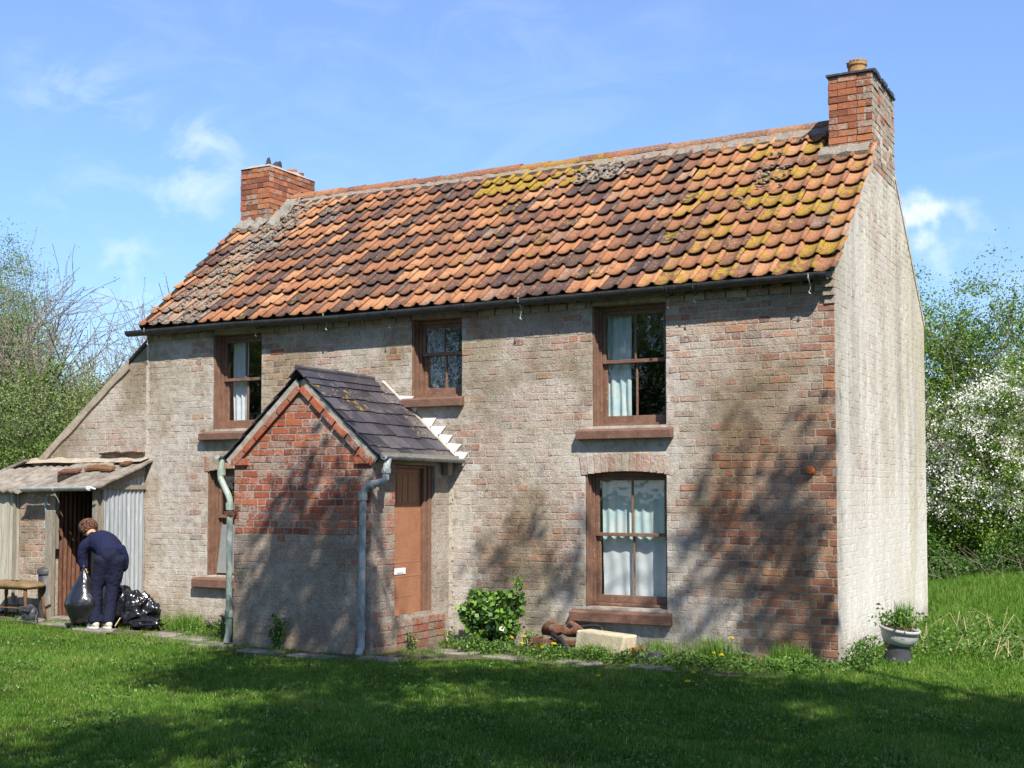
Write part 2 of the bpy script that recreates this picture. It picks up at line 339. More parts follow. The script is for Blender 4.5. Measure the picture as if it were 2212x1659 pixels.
def slate_mat():
    m = Mt('slate')
    t, dk, yl, gy = m.attr()
    n1 = m.noise(5, 4, 0.6); n2 = m.noise(40, 4, 0.7)
    c = m.ramp(t, [(0.0, (0.026, 0.024, 0.030)), (0.5, (0.045, 0.041, 0.052)), (1.0, (0.078, 0.070, 0.080))])
    c = m.mix(m.step(m.math('ADD', m.math('MULTIPLY', n1, .5), m.math('MULTIPLY', n2, .5)), 0.53, 0.62), c, (0.12, 0.105, 0.095))
    c = m.mix(m.step(m.math('ADD', gy, m.math('MULTIPLY', m.math('SUBTRACT', n2, .5), 1.4)), 0.55, 0.7), c, (0.26, 0.20, 0.15))
    c = m.mix(m.step(m.math('ADD', yl, m.math('MULTIPLY', m.math('SUBTRACT', m.noise(12, 4), .5), 1.8)), 0.55, 0.66), c, (0.27, 0.17, 0.015))
    m.bsdf(c, 0.45, 0.45, normal=m.bump(m.math('ADD', n1, n2), 0.4, 0.008))
    return m.m
M_SLATE = slate_mat()

def leaf_mat(name, cols, trans=0.35, rough=0.5, spec=0.25, flower=(0.80, 0.80, 0.74)):
    m = Mt(name)
    t, fl, b, a = m.attr()
    c = m.ramp(t, cols)
    c = m.mix(fl, c, flower)
    p = m.n('ShaderNodeBsdfPrincipled'); m.setin(p.inputs['Base Color'], c); p.inputs['Roughness'].default_value = rough
    p.inputs['Specular IOR Level'].default_value = spec
    tr = m.n('ShaderNodeBsdfTranslucent'); m.setin(tr.inputs[0], m.mix(1.0, c, (1.0, 1.0, 0.6), 'MULTIPLY'))
    x = m.n('ShaderNodeMixShader'); x.inputs[0].default_value = trans
    m.L(p.outputs[0], x.inputs[1]); m.L(tr.outputs[0], x.inputs[2]); m.L(x.outputs[0], m.out.inputs['Surface'])
    return m.m
M_LEAF = leaf_mat('hedge_leaf', [(0, (0.035, 0.065, 0.014)), (0.5, (0.10, 0.16, 0.030)), (1, (0.21, 0.28, 0.065))])
M_LEAFP = leaf_mat('pale_leaf', [(0, (0.10, 0.14, 0.04)), (0.5, (0.22, 0.27, 0.10)), (1, (0.38, 0.42, 0.21))])
M_WILLOW = leaf_mat('willow_leaf', [(0, (0.10, 0.16, 0.05)), (0.5, (0.20, 0.29, 0.10)), (1, (0.32, 0.41, 0.18))])
M_HAW = leaf_mat('hawthorn_leaf', [(0, (0.045, 0.095, 0.012)), (0.5, (0.14, 0.235, 0.032)), (1, (0.28, 0.39, 0.08))])
M_IVY = leaf_mat('ivy_leaf', [(0, (0.03, 0.075, 0.015)), (0.5, (0.08, 0.17, 0.025)), (1, (0.17, 0.30, 0.05))], 0.2, 0.30, 0.5)
M_WEED = leaf_mat('weed_leaf', [(0, (0.045, 0.10, 0.02)), (0.5, (0.09, 0.18, 0.03)), (1, (0.17, 0.27, 0.06))], 0.3)
M_DRYL = leaf_mat('dry_leaf', [(0, (0.16, 0.11, 0.06)), (0.5, (0.28, 0.21, 0.12)), (1, (0.42, 0.34, 0.20))], 0.2)
def grass_mat():
    m = Mt('grass_blade')
    t, tip, b, a = m.attr()
    n = m.noise(1.5, 4, 0.6); n2 = m.noise(7, 3, 0.6)
    lush = m.ramp(t, [(0, (0.050, 0.125, 0.010)), (0.5, (0.098, 0.215, 0.020)), (0.92, (0.17, 0.31, 0.042)), (1.0, (0.42, 0.38, 0.17))])
    yel = m.ramp(t, [(0, (0.095, 0.165, 0.018)), (0.5, (0.165, 0.265, 0.036)), (0.9, (0.25, 0.34, 0.065)), (1.0, (0.50, 0.43, 0.22))])
    c = m.mix(m.step(m.math('ADD', m.math('MULTIPLY', n, .6), m.math('MULTIPLY', n2, .4)), 0.46, 0.62), lush, yel)
    p = m.n('ShaderNodeBsdfPrincipled'); m.setin(p.inputs['Base Color'], c); p.inputs['Roughness'].default_value = 0.5
    p.inputs['Specular IOR Level'].default_value = 0.25
    tr = m.n('ShaderNodeBsdfTranslucent'); m.setin(tr.inputs[0], c)
    x = m.n('ShaderNodeMixShader'); x.inputs[0].default_value = 0.4
    m.L(p.outputs[0], x.inputs[1]); m.L(tr.outputs[0], x.inputs[2]); m.L(x.outputs[0], m.out.inputs['Surface'])
    return m.m
M_GRASS = grass_mat()
def ground_mat():
    m = Mt('turf_ground')
    n = m.noise(3, 5, 0.6); n2 = m.noise(30, 4, 0.7)
    c = m.mix(m.step(n, 0.4, 0.62), (0.035, 0.065, 0.012), (0.065, 0.085, 0.022))
    c = m.mix(m.math('MULTIPLY', m.step(n2, 0.52, 0.68), 0.7), c, (0.085, 0.065, 0.038))
    m.bsdf(c, 1.0, 0.0, normal=m.bump(n2, 0.9, 0.04))
    return m.m
M_GROUND = ground_mat()
def earth_mat():
    m = Mt('bare_earth'); n = m.noise(14, 5, 0.65); n2 = m.noise(70, 3)
    c = m.mix(m.step(n, 0.4, 0.6), (0.075, 0.065, 0.04), (0.15, 0.125, 0.09))
    c = m.mix(m.step(n2, 0.58, 0.7), c, (0.30, 0.27, 0.22))
    m.bsdf(c, 1.0, 0.0, normal=m.bump(m.math('ADD', n, n2), 1.0, 0.02)); return m.m
M_EARTH = earth_mat()

# ------------------------------------------------------------------ mesh helpers
class MB:
    def __init__(s): s.v = []; s.f = []; s.a = []; s.cur = (0.5, 0, 0, 0)
    def add(s, vs, fs, a=None):
        o = len(s.v); s.v += [tuple(v) for v in vs]; s.f += [tuple(i + o for i in f) for f in fs]
        s.a += [a or s.cur] * len(vs)
    def box(s, x0, x1, y0, y1, z0, z1, a=None):
        s.add([(x0, y0, z0), (x1, y0, z0), (x1, y1, z0), (x0, y1, z0), (x0, y0, z1), (x1, y0, z1), (x1, y1, z1), (x0, y1, z1)],
              [(0, 3, 2, 1), (4, 5, 6, 7), (0, 1, 5, 4), (1, 2, 6, 5), (2, 3, 7, 6), (3, 0, 4, 7)], a)
    def obox(s, c, ux, uy, uz, a=None):
        """oriented box: centre and three half-vectors"""
        c, ux, uy, uz = map(Vector, (c, ux, uy, uz)); vs = []
        for k in (-1, 1):
            for (i, j) in ((-1, -1), (1, -1), (1, 1), (-1, 1)): vs.append(c + ux * i + uy * j + uz * k)
        s.add(vs, [(0, 3, 2, 1), (4, 5, 6, 7), (0, 1, 5, 4), (1, 2, 6, 5), (2, 3, 7, 6), (3, 0, 4, 7)], a)
    def quad(s, a, b, c, d, at=None): s.add([a, b, c, d], [(0, 1, 2, 3)], at)
    def prism(s, poly, ext, a=None):
        n = len(poly); e = Vector(ext); vs = [Vector(p) for p in poly]; vs += [p + e for p in vs]
        s.add(vs, [tuple(range(n))[::-1], tuple(range(n, 2 * n))] + [(i, (i + 1) % n, (i + 1) % n + n, i + n) for i in range(n)], a)
    def tube(s, pts, rs, sides=8, caps=True, a=None):
        pts = [Vector(p) for p in pts]; n = len(pts)
        if not isinstance(rs, (list, tuple)): rs = [rs] * n
        vs = []; up = None
        for i, p in enumerate(pts):
            t = (pts[min(i + 1, n - 1)] - pts[max(i - 1, 0)])
            t = t.normalized() if t.length > 1e-9 else Vector((0, 0, 1))
            if up is None: up = Vector((0, 0, 1)) if abs(t.z) < 0.9 else Vector((1, 0, 0))
            x = t.cross(up)
            if x.length < 1e-4: x = t.orthogonal()
            x.normalize(); y = x.cross(t).normalized(); up = y
            for k in range(sides):
                g = 2 * math.pi * k / sides; vs.append(p + (x * math.cos(g) + y * math.sin(g)) * rs[i])
        fs = []
        for i in range(n - 1):
            for k in range(sides):
                k2 = (k + 1) % sides; fs.append((i * sides + k, i * sides + k2, (i + 1) * sides + k2, (i + 1) * sides + k))
        if caps: fs.append(tuple(range(sides))[::-1]); fs.append(tuple(range((n - 1) * sides, n * sides)))
        s.add(vs, fs, a)
    def lathe(s, c, prof, sides=24, a=None, axis=None, ribs=0, ribamp=0):
        c = Vector(c); vs = []; M = (Vector(axis).normalized().to_track_quat('Z', 'Y').to_matrix() if axis else Matrix.Identity(3))
        for (r, z) in prof:
            for k in range(sides):
                g = 2 * math.pi * k / sides; rr = r
                if ribs: rr = r * (1 + ribamp * math.cos(ribs * g))
                vs.append(c + M @ Vector((rr * math.cos(g), rr * math.sin(g), z)))
        fs = []
        for i in range(len(prof) - 1):
            for k in range(sides):
                k2 = (k + 1) % sides; fs.append((i * sides + k, i * sides + k2, (i + 1) * sides + k2, (i + 1) * sides + k))
        s.add(vs, fs, a)
    def build(s, name, mat, parent=None, smooth=False, bevel=0.0, loc=None):
        me = bpy.data.meshes.new(name); me.from_pydata(s.v, [], s.f); me.materials.append(mat)
        at = me.color_attributes.new('bk', 'FLOAT_COLOR', 'POINT')
        at.data.foreach_set('color', np.array(s.a, dtype=np.float32).ravel())
        if smooth: me.polygons.foreach_set('use_smooth', [True] * len(me.polygons))
        me.update()
        o = bpy.data.objects.new(name, me); COL.objects.link(o)
        if parent: o.parent = parent; 
        if bevel:
            b = o.modifiers.new('bevel', 'BEVEL'); b.width = bevel; b.segments = 2; b.limit_method = 'ANGLE'
        return o

def np_mesh(name, verts, faces_n, loops, mat, attr, parent=None):
    """verts (V,3); loops flat index; faces_n array of face sizes; attr (V,4)"""
    me = bpy.data.meshes.new(name)
    me.vertices.add(len(verts)); me.vertices.foreach_set('co', verts.astype(np.float32).ravel())
    me.loops.add(len(loops)); me.loops.foreach_set('vertex_index', loops.astype(np.int32))
    me.polygons.add(len(faces_n)); st = np.concatenate([[0], np.cumsum(faces_n)[:-1]]).astype(np.int32)
    me.polygons.foreach_set('loop_start', st)
    me.update(calc_edges=True)
    at = me.color_attributes.new('bk', 'FLOAT_COLOR', 'POINT'); at.data.foreach_set('color', attr.astype(np.float32).ravel())
    me.materials.append(mat)
    o = bpy.data.objects.new(name, me); COL.objects.link(o)
    if parent: o.parent = parent
    return o

def tag(o, label=None, cat=None, group=None, kind=None):
    if label: o['label'] = label
    if cat: o['category'] = cat
    if group: o['group'] = group
    if kind: o['kind'] = kind
    return o
def thing(name, label, cat, group=None, loc=(0, 0, 0)):
    o = bpy.data.objects.new(name, None); COL.objects.link(o); o.empty_display_size = 0.2
    return tag(o, label, cat, group)

# ------------------------------------------------------------------ ground
def gz(x, y):
    return 0.09 * max(0, min(1, (-x - 7.5) / 3.5)) + 0.015 * math.sin(x * 0.9 + 1) * math.cos(y * 0.7) + (0.02 * max(0, y - 2) if x > -1 else 0) * min(1, (x + 1))
def gz_np(x, y):
    return (0.09 * np.clip((-x - 7.5) / 3.5, 0, 1) + 0.015 * np.sin(x * 0.9 + 1) * np.cos(y * 0.7)
            + np.where(x > -1, 0.02 * np.clip(y - 2, 0, None) * np.clip(x + 1, 0, 1), 0))
gx = np.concatenate([[-900, -300, -120, -60], np.arange(-40, 20.01, 0.5), [30, 60, 120, 300, 900]])
gy = np.concatenate([[-900, -300, -100, -40], np.arange(-20, 30.01, 0.5), [45, 80, 150, 300, 900]])
XX, YY = np.meshgrid(gx, gy); far = np.clip(1 - (np.abs(XX) - 30) / 30, 0, 1) * np.clip(1 - (np.abs(YY) - 28) / 30, 0, 1)
ZZ = gz_np(XX, YY) * far - 0.005
nx, ny = len(gx), len(gy)
idx = np.arange(nx * ny).reshape(ny, nx)
q = np.stack([idx[:-1, :-1], idx[:-1, 1:], idx[1:, 1:], idx[1:, :-1]], -1).reshape(-1, 4)
g = np_mesh('ground', np.stack([XX, YY, ZZ], -1).reshape(-1, 3), np.full(len(q), 4), q.ravel(), M_GROUND, np.zeros((nx * ny, 4)))
tag(g, kind='structure')

# bare earth strip and flags along the front
def strip(name, pts_front, pts_back, dz, mat):
    m = MB(); n = len(pts_front)
    for i in range(n):
        for p in (pts_front[i], pts_back[i]): m.add([(p[0], p[1], gz(*p) + dz)], [])
    for i in range(n - 1): m.f.append((2 * i, 2 * i + 2, 2 * i + 3, 2 * i + 1))
    return m.build(name, mat)
fp, bp = [], []
x = -13.0
while x <= -0.2:
    d = -1.45 if x < -7 else (-2.1 if x < -4.2 else -1.25)
    if -7.6 < x <= -7: d = -1.75
    if -4.2 <= x < -3.6: d = -1.6
    fp.append((x, d + rng.uniform(-.09, .09))); bp.append((x, 0.05)); x += 0.22
tag(strip('path', fp, bp, 0.010, M_EARTH), kind='structure')

# ------------------------------------------------------------------ cottage
L_, W_, HE = 9.45, 5.02, 4.02
TS = 0.872; EY = -0.12; EZ = 4.045
def roof_z(y): return EZ + TS * (y - EY)          # tile surface of the front slope
cottage = thing('cottage', 'old two-storey limewashed brick cottage with orange pantile roof and gabled porch', 'house')

def lay(mb, P, U, intervals, z0, z1, hole, expo, course=0.0805, depth=0.012, out=None, header_ends=True, rs=1, seed=3, jit=1.0, bond=(0.222, 0.107), pale=None):
    """individual bricks on a vertical plane through P along U; `out` outward normal; intervals(z)->list of (u0,u1)"""
    r = random.Random(seed); U = Vector(U); O = Vector(out); Zv = Vector((0, 0, 1)); P = Vector(P)
    k = 0; z = z0
    while z < z1 - 0.02:
        h = min(course, z1 - z) - 0.010
        zm = z + course / 2
        segs = []
        for (a, b) in intervals(zm):
            cur = [(a, b)]
            for (h0, h1, g0, g1) in hole:
                if g0 < zm < g1:
                    nx_ = []
                    for (c, d) in cur:
                        if h1 <= c or h0 >= d: nx_.append((c, d))
                        else:
                            if h0 > c: nx_.append((c, h0))
                            if h1 < d: nx_.append((h1, d))
                    cur = nx_
            segs += cur
        off = (0, 0.165, 0.06, 0.24)[k % 4] + r.uniform(-.02, .02)
        for (a, b) in segs:
            # global bond so that the pattern keeps across openings
            u = math.floor((a - off) / (bond[0] + bond[1] + 0.02)) * (bond[0] + bond[1] + 0.02) + off
            j = 0
            while u < b:
                w = bond[j % 2] + r.uniform(-.007, .007); j += 1
                s0, s1 = max(u, a), min(u + w, b)
                if s1 - s0 > 0.03:
                    e = expo((s0 + s1) / 2, zm, r); t = r.random(); pl = pale((s0 + s1) / 2, zm) if pale else 0
                    e = e * (1 - .6 * pl)
                    pr = 0.0004 + 0.0038 * min(1, max(0, e - .1) * 2) + r.uniform(-.0012, .0028) * jit * (depth / .012)
                    hz = r.uniform(-.003, .003); bv = 0.0035
                    q0 = z + 0.005 + hz; q1 = q0 + h
                    def pt(uu, zz, oo): return P + U * uu + Zv * zz + O * oo
                    tl = r.uniform(-.0035, .0035) * jit; tr = r.uniform(-.0015, .0015)
                    dj = -.0005 if e < .3 else -.004
                    vs = [pt(s0, q0 + tr, dj), pt(s1, q0 - tr, dj), pt(s1, q1 - tr, dj), pt(s0, q1 + tr, dj),
                          pt(s0 + bv, q0 + bv + tr, pr - tl), pt(s1 - bv, q0 + bv - tr, pr + tl), pt(s1 - bv, q1 - bv - tr, pr + tl), pt(s0 + bv, q1 - bv + tr, pr - tl)]
                    fs = [(4, 5, 6, 7), (0, 1, 5, 4), (1, 2, 6, 5), (2, 3, 7, 6), (3, 0, 4, 7)]
                    if U.cross(Zv).dot(O) < 0: fs = [f[::-1] for f in fs]
                    mb.add(vs, fs, (e, t, 1.0, pl))
                u += w + 0.010
        z += course; k += 1

def holed(mb, P, U, O, u0, u1, z0, z1, holes, expo, reveal=0.22, step=0.35, back=True, pale=None):
    """plane with rectangular openings, cells with mortar attribute, reveals going inwards"""
    P, U, O = Vector(P), Vector(U), Vector(O); Zv = Vector((0, 0, 1)); r = random.Random(5)
    us = sorted(set([u0, u1] + [h[0] for h in holes] + [h[1] for h in holes]))
    zs = sorted(set([z0, z1] + [h[2] for h in holes] + [h[3] for h in holes]))
    def fill(ls):
        o = []
        for a, b in zip(ls[:-1], ls[1:]):
            n = max(1, int((b - a) / step)); o += [a + (b - a) * i / n for i in range(n)]
        return o + [ls[-1]]
    us, zs = fill(us), fill(zs)
    flip = U.cross(Zv).dot(O) < 0
    for a, b in zip(us[:-1], us[1:]):
        for c, d in zip(zs[:-1], zs[1:]):
            um, zm = (a + b) / 2, (c + d) / 2
            if any(h[0] < um < h[1] and h[2] < zm < h[3] for h in holes): continue
            p = [P + U * a + Zv * c, P + U * b + Zv * c, P + U * b + Zv * d, P + U * a + Zv * d]
            for i, w in enumerate(((a, c), (b, c), (b, d), (a, d))): mb.add([p[i]], [], (expo(w[0], w[1], r), 0.5, 0.0, pale(w[0], w[1]) if pale else 0))
            o = len(mb.v); f = (o - 4, o - 3, o - 2, o - 1); mb.f.append(f[::-1] if flip else f)
    if back:
        for (a, b, c, d) in holes:
            q = [(a, c), (b, c), (b, d), (a, d)]
            for i in range(4):
                (ua, za), (ub, zb) = q[i], q[(i + 1) % 4]
                A = P + U * ua + Zv * za; B = P + U * ub + Zv * zb
                mb.quad(A, B, B - O * reveal, A - O * reveal, (0.30, 0.5, 0.0, 0))

# openings of the front wall: x0, x1, z0, z1
WIN = dict(UR=(-2.73, -1.845, 2.50, 3.86), LR=(-2.82, -1.845, 0.485, 1.995), UM=(-5.14, -4.43, 2.905, 3.86),
           UL=(-8.28, -7.46, 2.60, 3.86), LL=(-8.36, -7.46, 0.66, 2.075))
holes = list(WIN.values())

def n2(x, z, s, o=0): return noise.noise(Vector((x * s, o * 7.3, z * s)))
def expo_front(x, z, r):
    e = 0.20 + r.uniform(-.13, .13) + (0.18 if r.random() < .14 else 0) + 0.30 * n2(x, z, 0.9, 1) + 0.20 * n2(x, z, 3, 2)
    # the right end shows more clay low down
    e += 0.34 * max(0, min(1, (x + 1.75) / 0.7)) * max(0, min(1, (2.75 - z) / 0.7)) * (0.75 + 0.7 * n2(x, z, 1.6, 5))
    e += 0.16 * max(0, min(1, (x + 1.7) / 0.5)) * (1 if z > 2.7 else 0)
    if x > -0.16: e += 0.32
    for (a, b, c, d) in holes:                       # orange closers beside the openings
        if c - .1 < z < d + .05 and (a - 0.28 < x < a + .02 or b - .02 < x < b + 0.28):
            e += 0.24 if r.random() < 0.55 else -0.10
    if z < 0.45: e -= 0.05
    if z > 3.5: e += 0.05
    return max(0, min(1, e))
def pale_front(x, z):
    v = 0
    for (a, b, c, d) in holes:
        if c - .35 < z < d + .30:
            dd = max(a - x, x - b, 0); v = max(v, .75 * max(0, 1 - dd / .30))
    if -4.3 < x < -1.0 and z < .62: v = max(v, .7)
    if x < -8.6: v = max(v, .45)
    if x > -4.6 and x < -4.25: v = max(v, .8 * (z < 2.1))
    return max(0, min(1, v + .25 * n2(x, z, 2.0, 9) * (v > 0)))
wall = MB()
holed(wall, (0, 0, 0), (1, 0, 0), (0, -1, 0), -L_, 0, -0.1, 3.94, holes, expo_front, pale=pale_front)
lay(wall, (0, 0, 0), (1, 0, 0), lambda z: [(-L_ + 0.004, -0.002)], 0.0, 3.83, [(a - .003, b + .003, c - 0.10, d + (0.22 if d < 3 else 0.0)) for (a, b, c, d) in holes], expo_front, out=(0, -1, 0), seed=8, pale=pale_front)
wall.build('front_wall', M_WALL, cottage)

# eaves: oversailing courses with dentils
ev = MB()
segs = [(-L_, -8.28), (-7.46, -5.14), (-4.43, -2.73), (-1.845, 0)]
for (a, b) in segs:
    x = a
    while x < b - 0.05:
        w = min(0.226, b - x) - 0.008
        ev.box(x, x + w, -0.030, 0.02, 3.835, 3.905, (0.22 + rng.uniform(-.2, .25), rng.random(), 1, 0)); x += 0.235
x = -L_
while x < -0.12:
    inside = any(a - .01 < x < b - .09 for (a, b) in segs)
    if inside: ev.box(x, x + 0.105, -0.075, 0.02, 3.912, 3.985, (0.3 + rng.uniform(-.2, .3), rng.random(), 1, 0))
    x += 0.215
ev.box(-L_, 0, -0.045, 0.03, 3.99, 4.03, (0.1, 0.5, 0, 0))
for i in range(4):                                       # stepped kneeler at the gable corner
    ev.box(-0.10 - 0.01 * i, 0.003, -0.022 - 0.028 * i, 0.02, 3.70 + 0.082 * i, 3.772 + 0.082 * i, (0.25 + 0.1 * (i % 2), rng.random(), 1, 0))
ev.build('eaves_course', M_WALL, cottage)

# gable wall (x = 0 plane, facing +x)
C0, C1, CW, HC = 1.885, 3.14, 0.505, 6.72
def rear_z(y): return EZ + TS * (W_ - y - EY)
def expo_gable(y, z, r):
    e = 0.10 + r.uniform(-.16, .2) + 0.22 * n2(y, z, 1.2, 7)
    if z > 4.6: e += 0.16
    if z > 5.5: e += 0.12
    return max(0, min(1, e))
gab = MB()
top = [(0, -0.1), (W_, -0.1)]
def gtop(y): return min(roof_z(y), rear_z(y)) + 0.015 if not (C0 < y < C1) else 6.2
ys = sorted(set([round(i * 0.2, 3) for i in range(26)] + [W_, C0, C1]))
for a, b in zip(ys[:-1], ys[1:]):
    zs = [-0.1 + i * 0.4 for i in range(11)]
    ta, tb = (6.2, 6.2) if (a >= C0 and b <= C1) else (min(roof_z(a), rear_z(a)) - .03, min(roof_z(b), rear_z(b)) - .03)
    zz = zs + [None]
    for c, d in zip(zz[:-1], zz[1:]):
        da, db = (ta, tb) if d is None else (d, d)
        gab.add([(0, a, c), (0, b, c), (0, b, db), (0, a, da)], [(0, 1, 2, 3)], (expo_gable(a, c, rng), 0.5, 0, 0))
def gint(z):
    if z < 3.95: return [(0.002, W_ - 0.002)]
    if z < 6.1:
        y0 = EY + (z + 0.05 - EZ) / TS + 0.05
        return [(max(0.002, y0), min(W_, W_ - y0))]
    return []
lay(gab, (0, 0, 0), (0, 1, 0), lambda z: gint(z) if z < 5.95 else [(C0 + .002, C1 - .002)], 0, 6.16, [], expo_gable, out=(1, 0, 0), seed=21, depth=.002)
# verge fillet on both slopes
for (f, y0, y1) in ((roof_z, -0.02, C0), (rear_z, C1, W_ + 0.02)):
    gab.add([(0.012, y0, f(y0) - 0.115), (0.012, y1, f(y1) - 0.115), (0.012, y1, f(y1) - 0.045), (0.012, y0, f(y0) - 0.045),
             (-0.06, y0, f(y0) - 0.115), (-0.06, y1, f(y1) - 0.115), (-0.06, y1, f(y1) - 0.05), (-0.06, y0, f(y0) - 0.05)],
            [(0, 1, 2, 3), (7, 6, 5, 4), (0, 3, 7, 4), (1, 5, 6, 2), (3, 2, 6, 7), (0, 4, 5, 1)], (0.12, 0.5, 0, 0))
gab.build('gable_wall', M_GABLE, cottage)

# remaining shell: left gable, rear wall, floors, ceilings, partitions
sh = MB()
sh.quad((-L_, W_, -0.1), (0, W_, -0.1), (0, W_, 4.05), (-L_, W_, 4.05), (0.1, 0.5, 0, 0))
sh.add([(-L_, 0, -0.1), (-L_, W_, -0.1), (-L_, W_, 4.02), (-L_, W_ / 2, 6.25), (-L_, 0, 4.02)], [(4, 3, 2, 1, 0)], (0.1, 0.5, 0, 0))
sh.build('rear_wall', M_WALL, cottage)
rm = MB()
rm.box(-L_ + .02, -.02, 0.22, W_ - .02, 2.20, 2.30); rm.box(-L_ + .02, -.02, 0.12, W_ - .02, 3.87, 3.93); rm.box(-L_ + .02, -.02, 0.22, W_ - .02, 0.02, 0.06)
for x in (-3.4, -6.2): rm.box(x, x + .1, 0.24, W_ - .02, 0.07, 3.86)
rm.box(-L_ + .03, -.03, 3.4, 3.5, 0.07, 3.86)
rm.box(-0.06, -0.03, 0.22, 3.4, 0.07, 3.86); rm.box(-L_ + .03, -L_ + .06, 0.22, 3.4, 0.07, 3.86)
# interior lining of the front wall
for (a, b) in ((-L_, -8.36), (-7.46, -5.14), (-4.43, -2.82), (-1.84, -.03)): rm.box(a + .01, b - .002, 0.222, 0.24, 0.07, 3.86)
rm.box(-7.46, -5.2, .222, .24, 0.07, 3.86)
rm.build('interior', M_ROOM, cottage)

# ------------------------------------------------------------------ pantile roof
def pan_profile():
    P = []
    for i in range(7):
        u = i / 6; P.append((u * 0.160, -0.021 * math.sin(math.pi * (0.06 + 0.94 * u)) ** 0.9 if u < 1 else 0.0))
    for i in range(1, 6):
        u = i / 5; P.append((0.160 + u * 0.066, 0.030 * math.sin(math.pi * min(1, u * 0.93)) ))
    return P
PROF = pan_profile()
def tile(mb, x0, s0, length, fr_, at, dx=0, rot=0, lift=0, w=1.0):
    """fr_(x, s, n) -> world"""
    v = []; P = PROF; n = len(P)
    for (s, no) in ((0, -0.010), (0, 0.0), (length * 0.5, -0.006), (length, -0.016)):
        for (u, h) in P:
            rise = 0.027 * (1 - s / length)
            v.append(fr_(x0 + u * w + dx + rot * s, s0 + s, h + no + rise + 0.035 + lift * (1 - s / length) if not (s == 0 and no < 0) else h + no + 0.027 + 0.035 + lift))
    f = []
    for j in range(3):
        for i in range(n - 1): f.append((j * n + i, j * n + i + 1, (j + 1) * n + i + 1, (j + 1) * n + i))
    mb.add(v, f, at)
CT = 1 / math.hypot(1, TS); ST = TS * CT
def front_fr(x, s, n): return (x, EY + s * CT - n * ST, EZ - 0.055 + s * ST + n * CT + sag(x, s))
def sag(x, s): return -0.022 * math.sin(math.pi * min(1, max(0, -x / L_))) ** 2 + 0.010 * noise.noise(Vector((x * 0.9, s * 0.8, 3))) + 0.03 * (x < -8.5) * (-(x + 8.5))
def rear_fr(x, s, n): p = front_fr(x, s, n); return (min(x, -0.004), W_ - p[1], p[2])
rf = MB(); NX = 44; PX = (L_ + 0.10) / NX; ROWS = 11; GA = 0.303
for row in range(ROWS):
    for i in range(NX):
        x0 = -L_ - 0.06 + i * PX; xc = x0 + PX / 2
        s0 = row * GA
        y_ = EY + s0 * CT
        if y_ > C0 - .12 and (xc > -CW + .10 or xc < -L_ + .40): continue
        nz = noise.noise(Vector((xc * 0.7, row * 0.35, 4.0)))
        tone = min(1, max(0, 0.50 + rng.uniform(-.40, .42) + 0.25 * nz))
        dk = 0.42 * (rng.random() < 0.42) * rng.random() + (0.5 if rng.random() < .17 else 0) + 0.55 * max(0, noise.noise(Vector((xc * 1.9 + row * 0.9, row * 0.75, 9)))) * 1.8
        if rng.random() < 0.05: dk = 1.0
        if -1.9 < xc: dk *= 0.45
        yl = -0.25 + 0.25 * rng.random()
        if xc > -2.1: yl = 0.62 + rng.uniform(-.34, .20) - 0.14 * (xc < -1.5)
        if xc > -3.3 and row > 7: yl = max(yl, 0.2 + rng.uniform(-.2, .3))
        if -5.3 < xc < -3.9 and row >= ROWS - 2: yl = 0.78
        if -5.0 < xc < -4.5 and row in (8, 7): yl = 0.55
        if rng.random() < 0.08: yl = 0.48
        gyv = -0.2 + 0.15 * rng.random()
        c = xc - (-8.55 - 0.03 * (ROWS - row))
        if abs(c) < 0.36 + 0.25 * noise.noise(Vector((row * .6, 2, 1))): gyv = 0.66
        elif abs(c) < 0.7: gyv = 0.36
        if row >= ROWS - 1: gyv = max(gyv, 0.40)
        if -3.9 < xc < -3.3 and row >= 9: gyv = 0.7
        if rng.random() < 0.03: gyv = 0.62
        if xc > -2.2 and rng.random() < 0.16: gyv = 0.55
        slip = rng.uniform(-.010, .010); rot = rng.gauss(0, 0.014); lift = abs(rng.gauss(0, 0.005))
        if rng.random() < 0.03: rot += rng.uniform(-.10, .10); lift += 0.02; slip -= 0.03
        ln = 0.37
        if row == ROWS - 1: ln = 0.30
        tile(rf, x0 + (0.0), s0 + slip, ln, front_fr, (tone, dk, yl, gyv), dx=rng.gauss(0, .003), rot=rot, lift=lift, w=PX / 0.2145)
for row in range(ROWS):
    for i in range(NX):
        tile(rf, -L_ - 0.06 + i * PX, row * GA, 0.37 if row < ROWS - 1 else .3, rear_fr, (rng.random(), 0.3 * rng.random(), -.2, .1 * rng.random()), w=PX / 0.2145)
roof = rf.build('roof', M_TILE, cottage, smooth=True)
# underlay closing the roof (timber)
ul = MB()
for fr2 in (front_fr, rear_fr):
    a = [fr2(-L_, 0.02, -0.03), fr2(-0.01, 0.02, -0.03), fr2(-0.01, 3.32, -0.03), fr2(-L_, 3.32, -0.03)]
    ul.quad(*a)
for fr2 in (front_fr, rear_fr):
    for k in range(14):
        sa, sb2 = k * 3.36 / 14, (k + 1) * 3.36 / 14 + .004
        pts_ = [fr2(xx, ss, nn) for nn in (-.05, .032) for (xx, ss) in ((-L_ - .045, sa), (-L_ + .02, sa), (-L_ + .02, sb2), (-L_ - .045, sb2))]
        ul.add(pts_, [(0, 3, 2, 1), (4, 5, 6, 7), (0, 1, 5, 4), (1, 2, 6, 5), (2, 3, 7, 6), (3, 0, 4, 7)])
ul.box(-L_ + .02, -0.02, -0.085, 0.02, 3.995, 4.035)
ul.build('rafters', M_DARK, cottage)
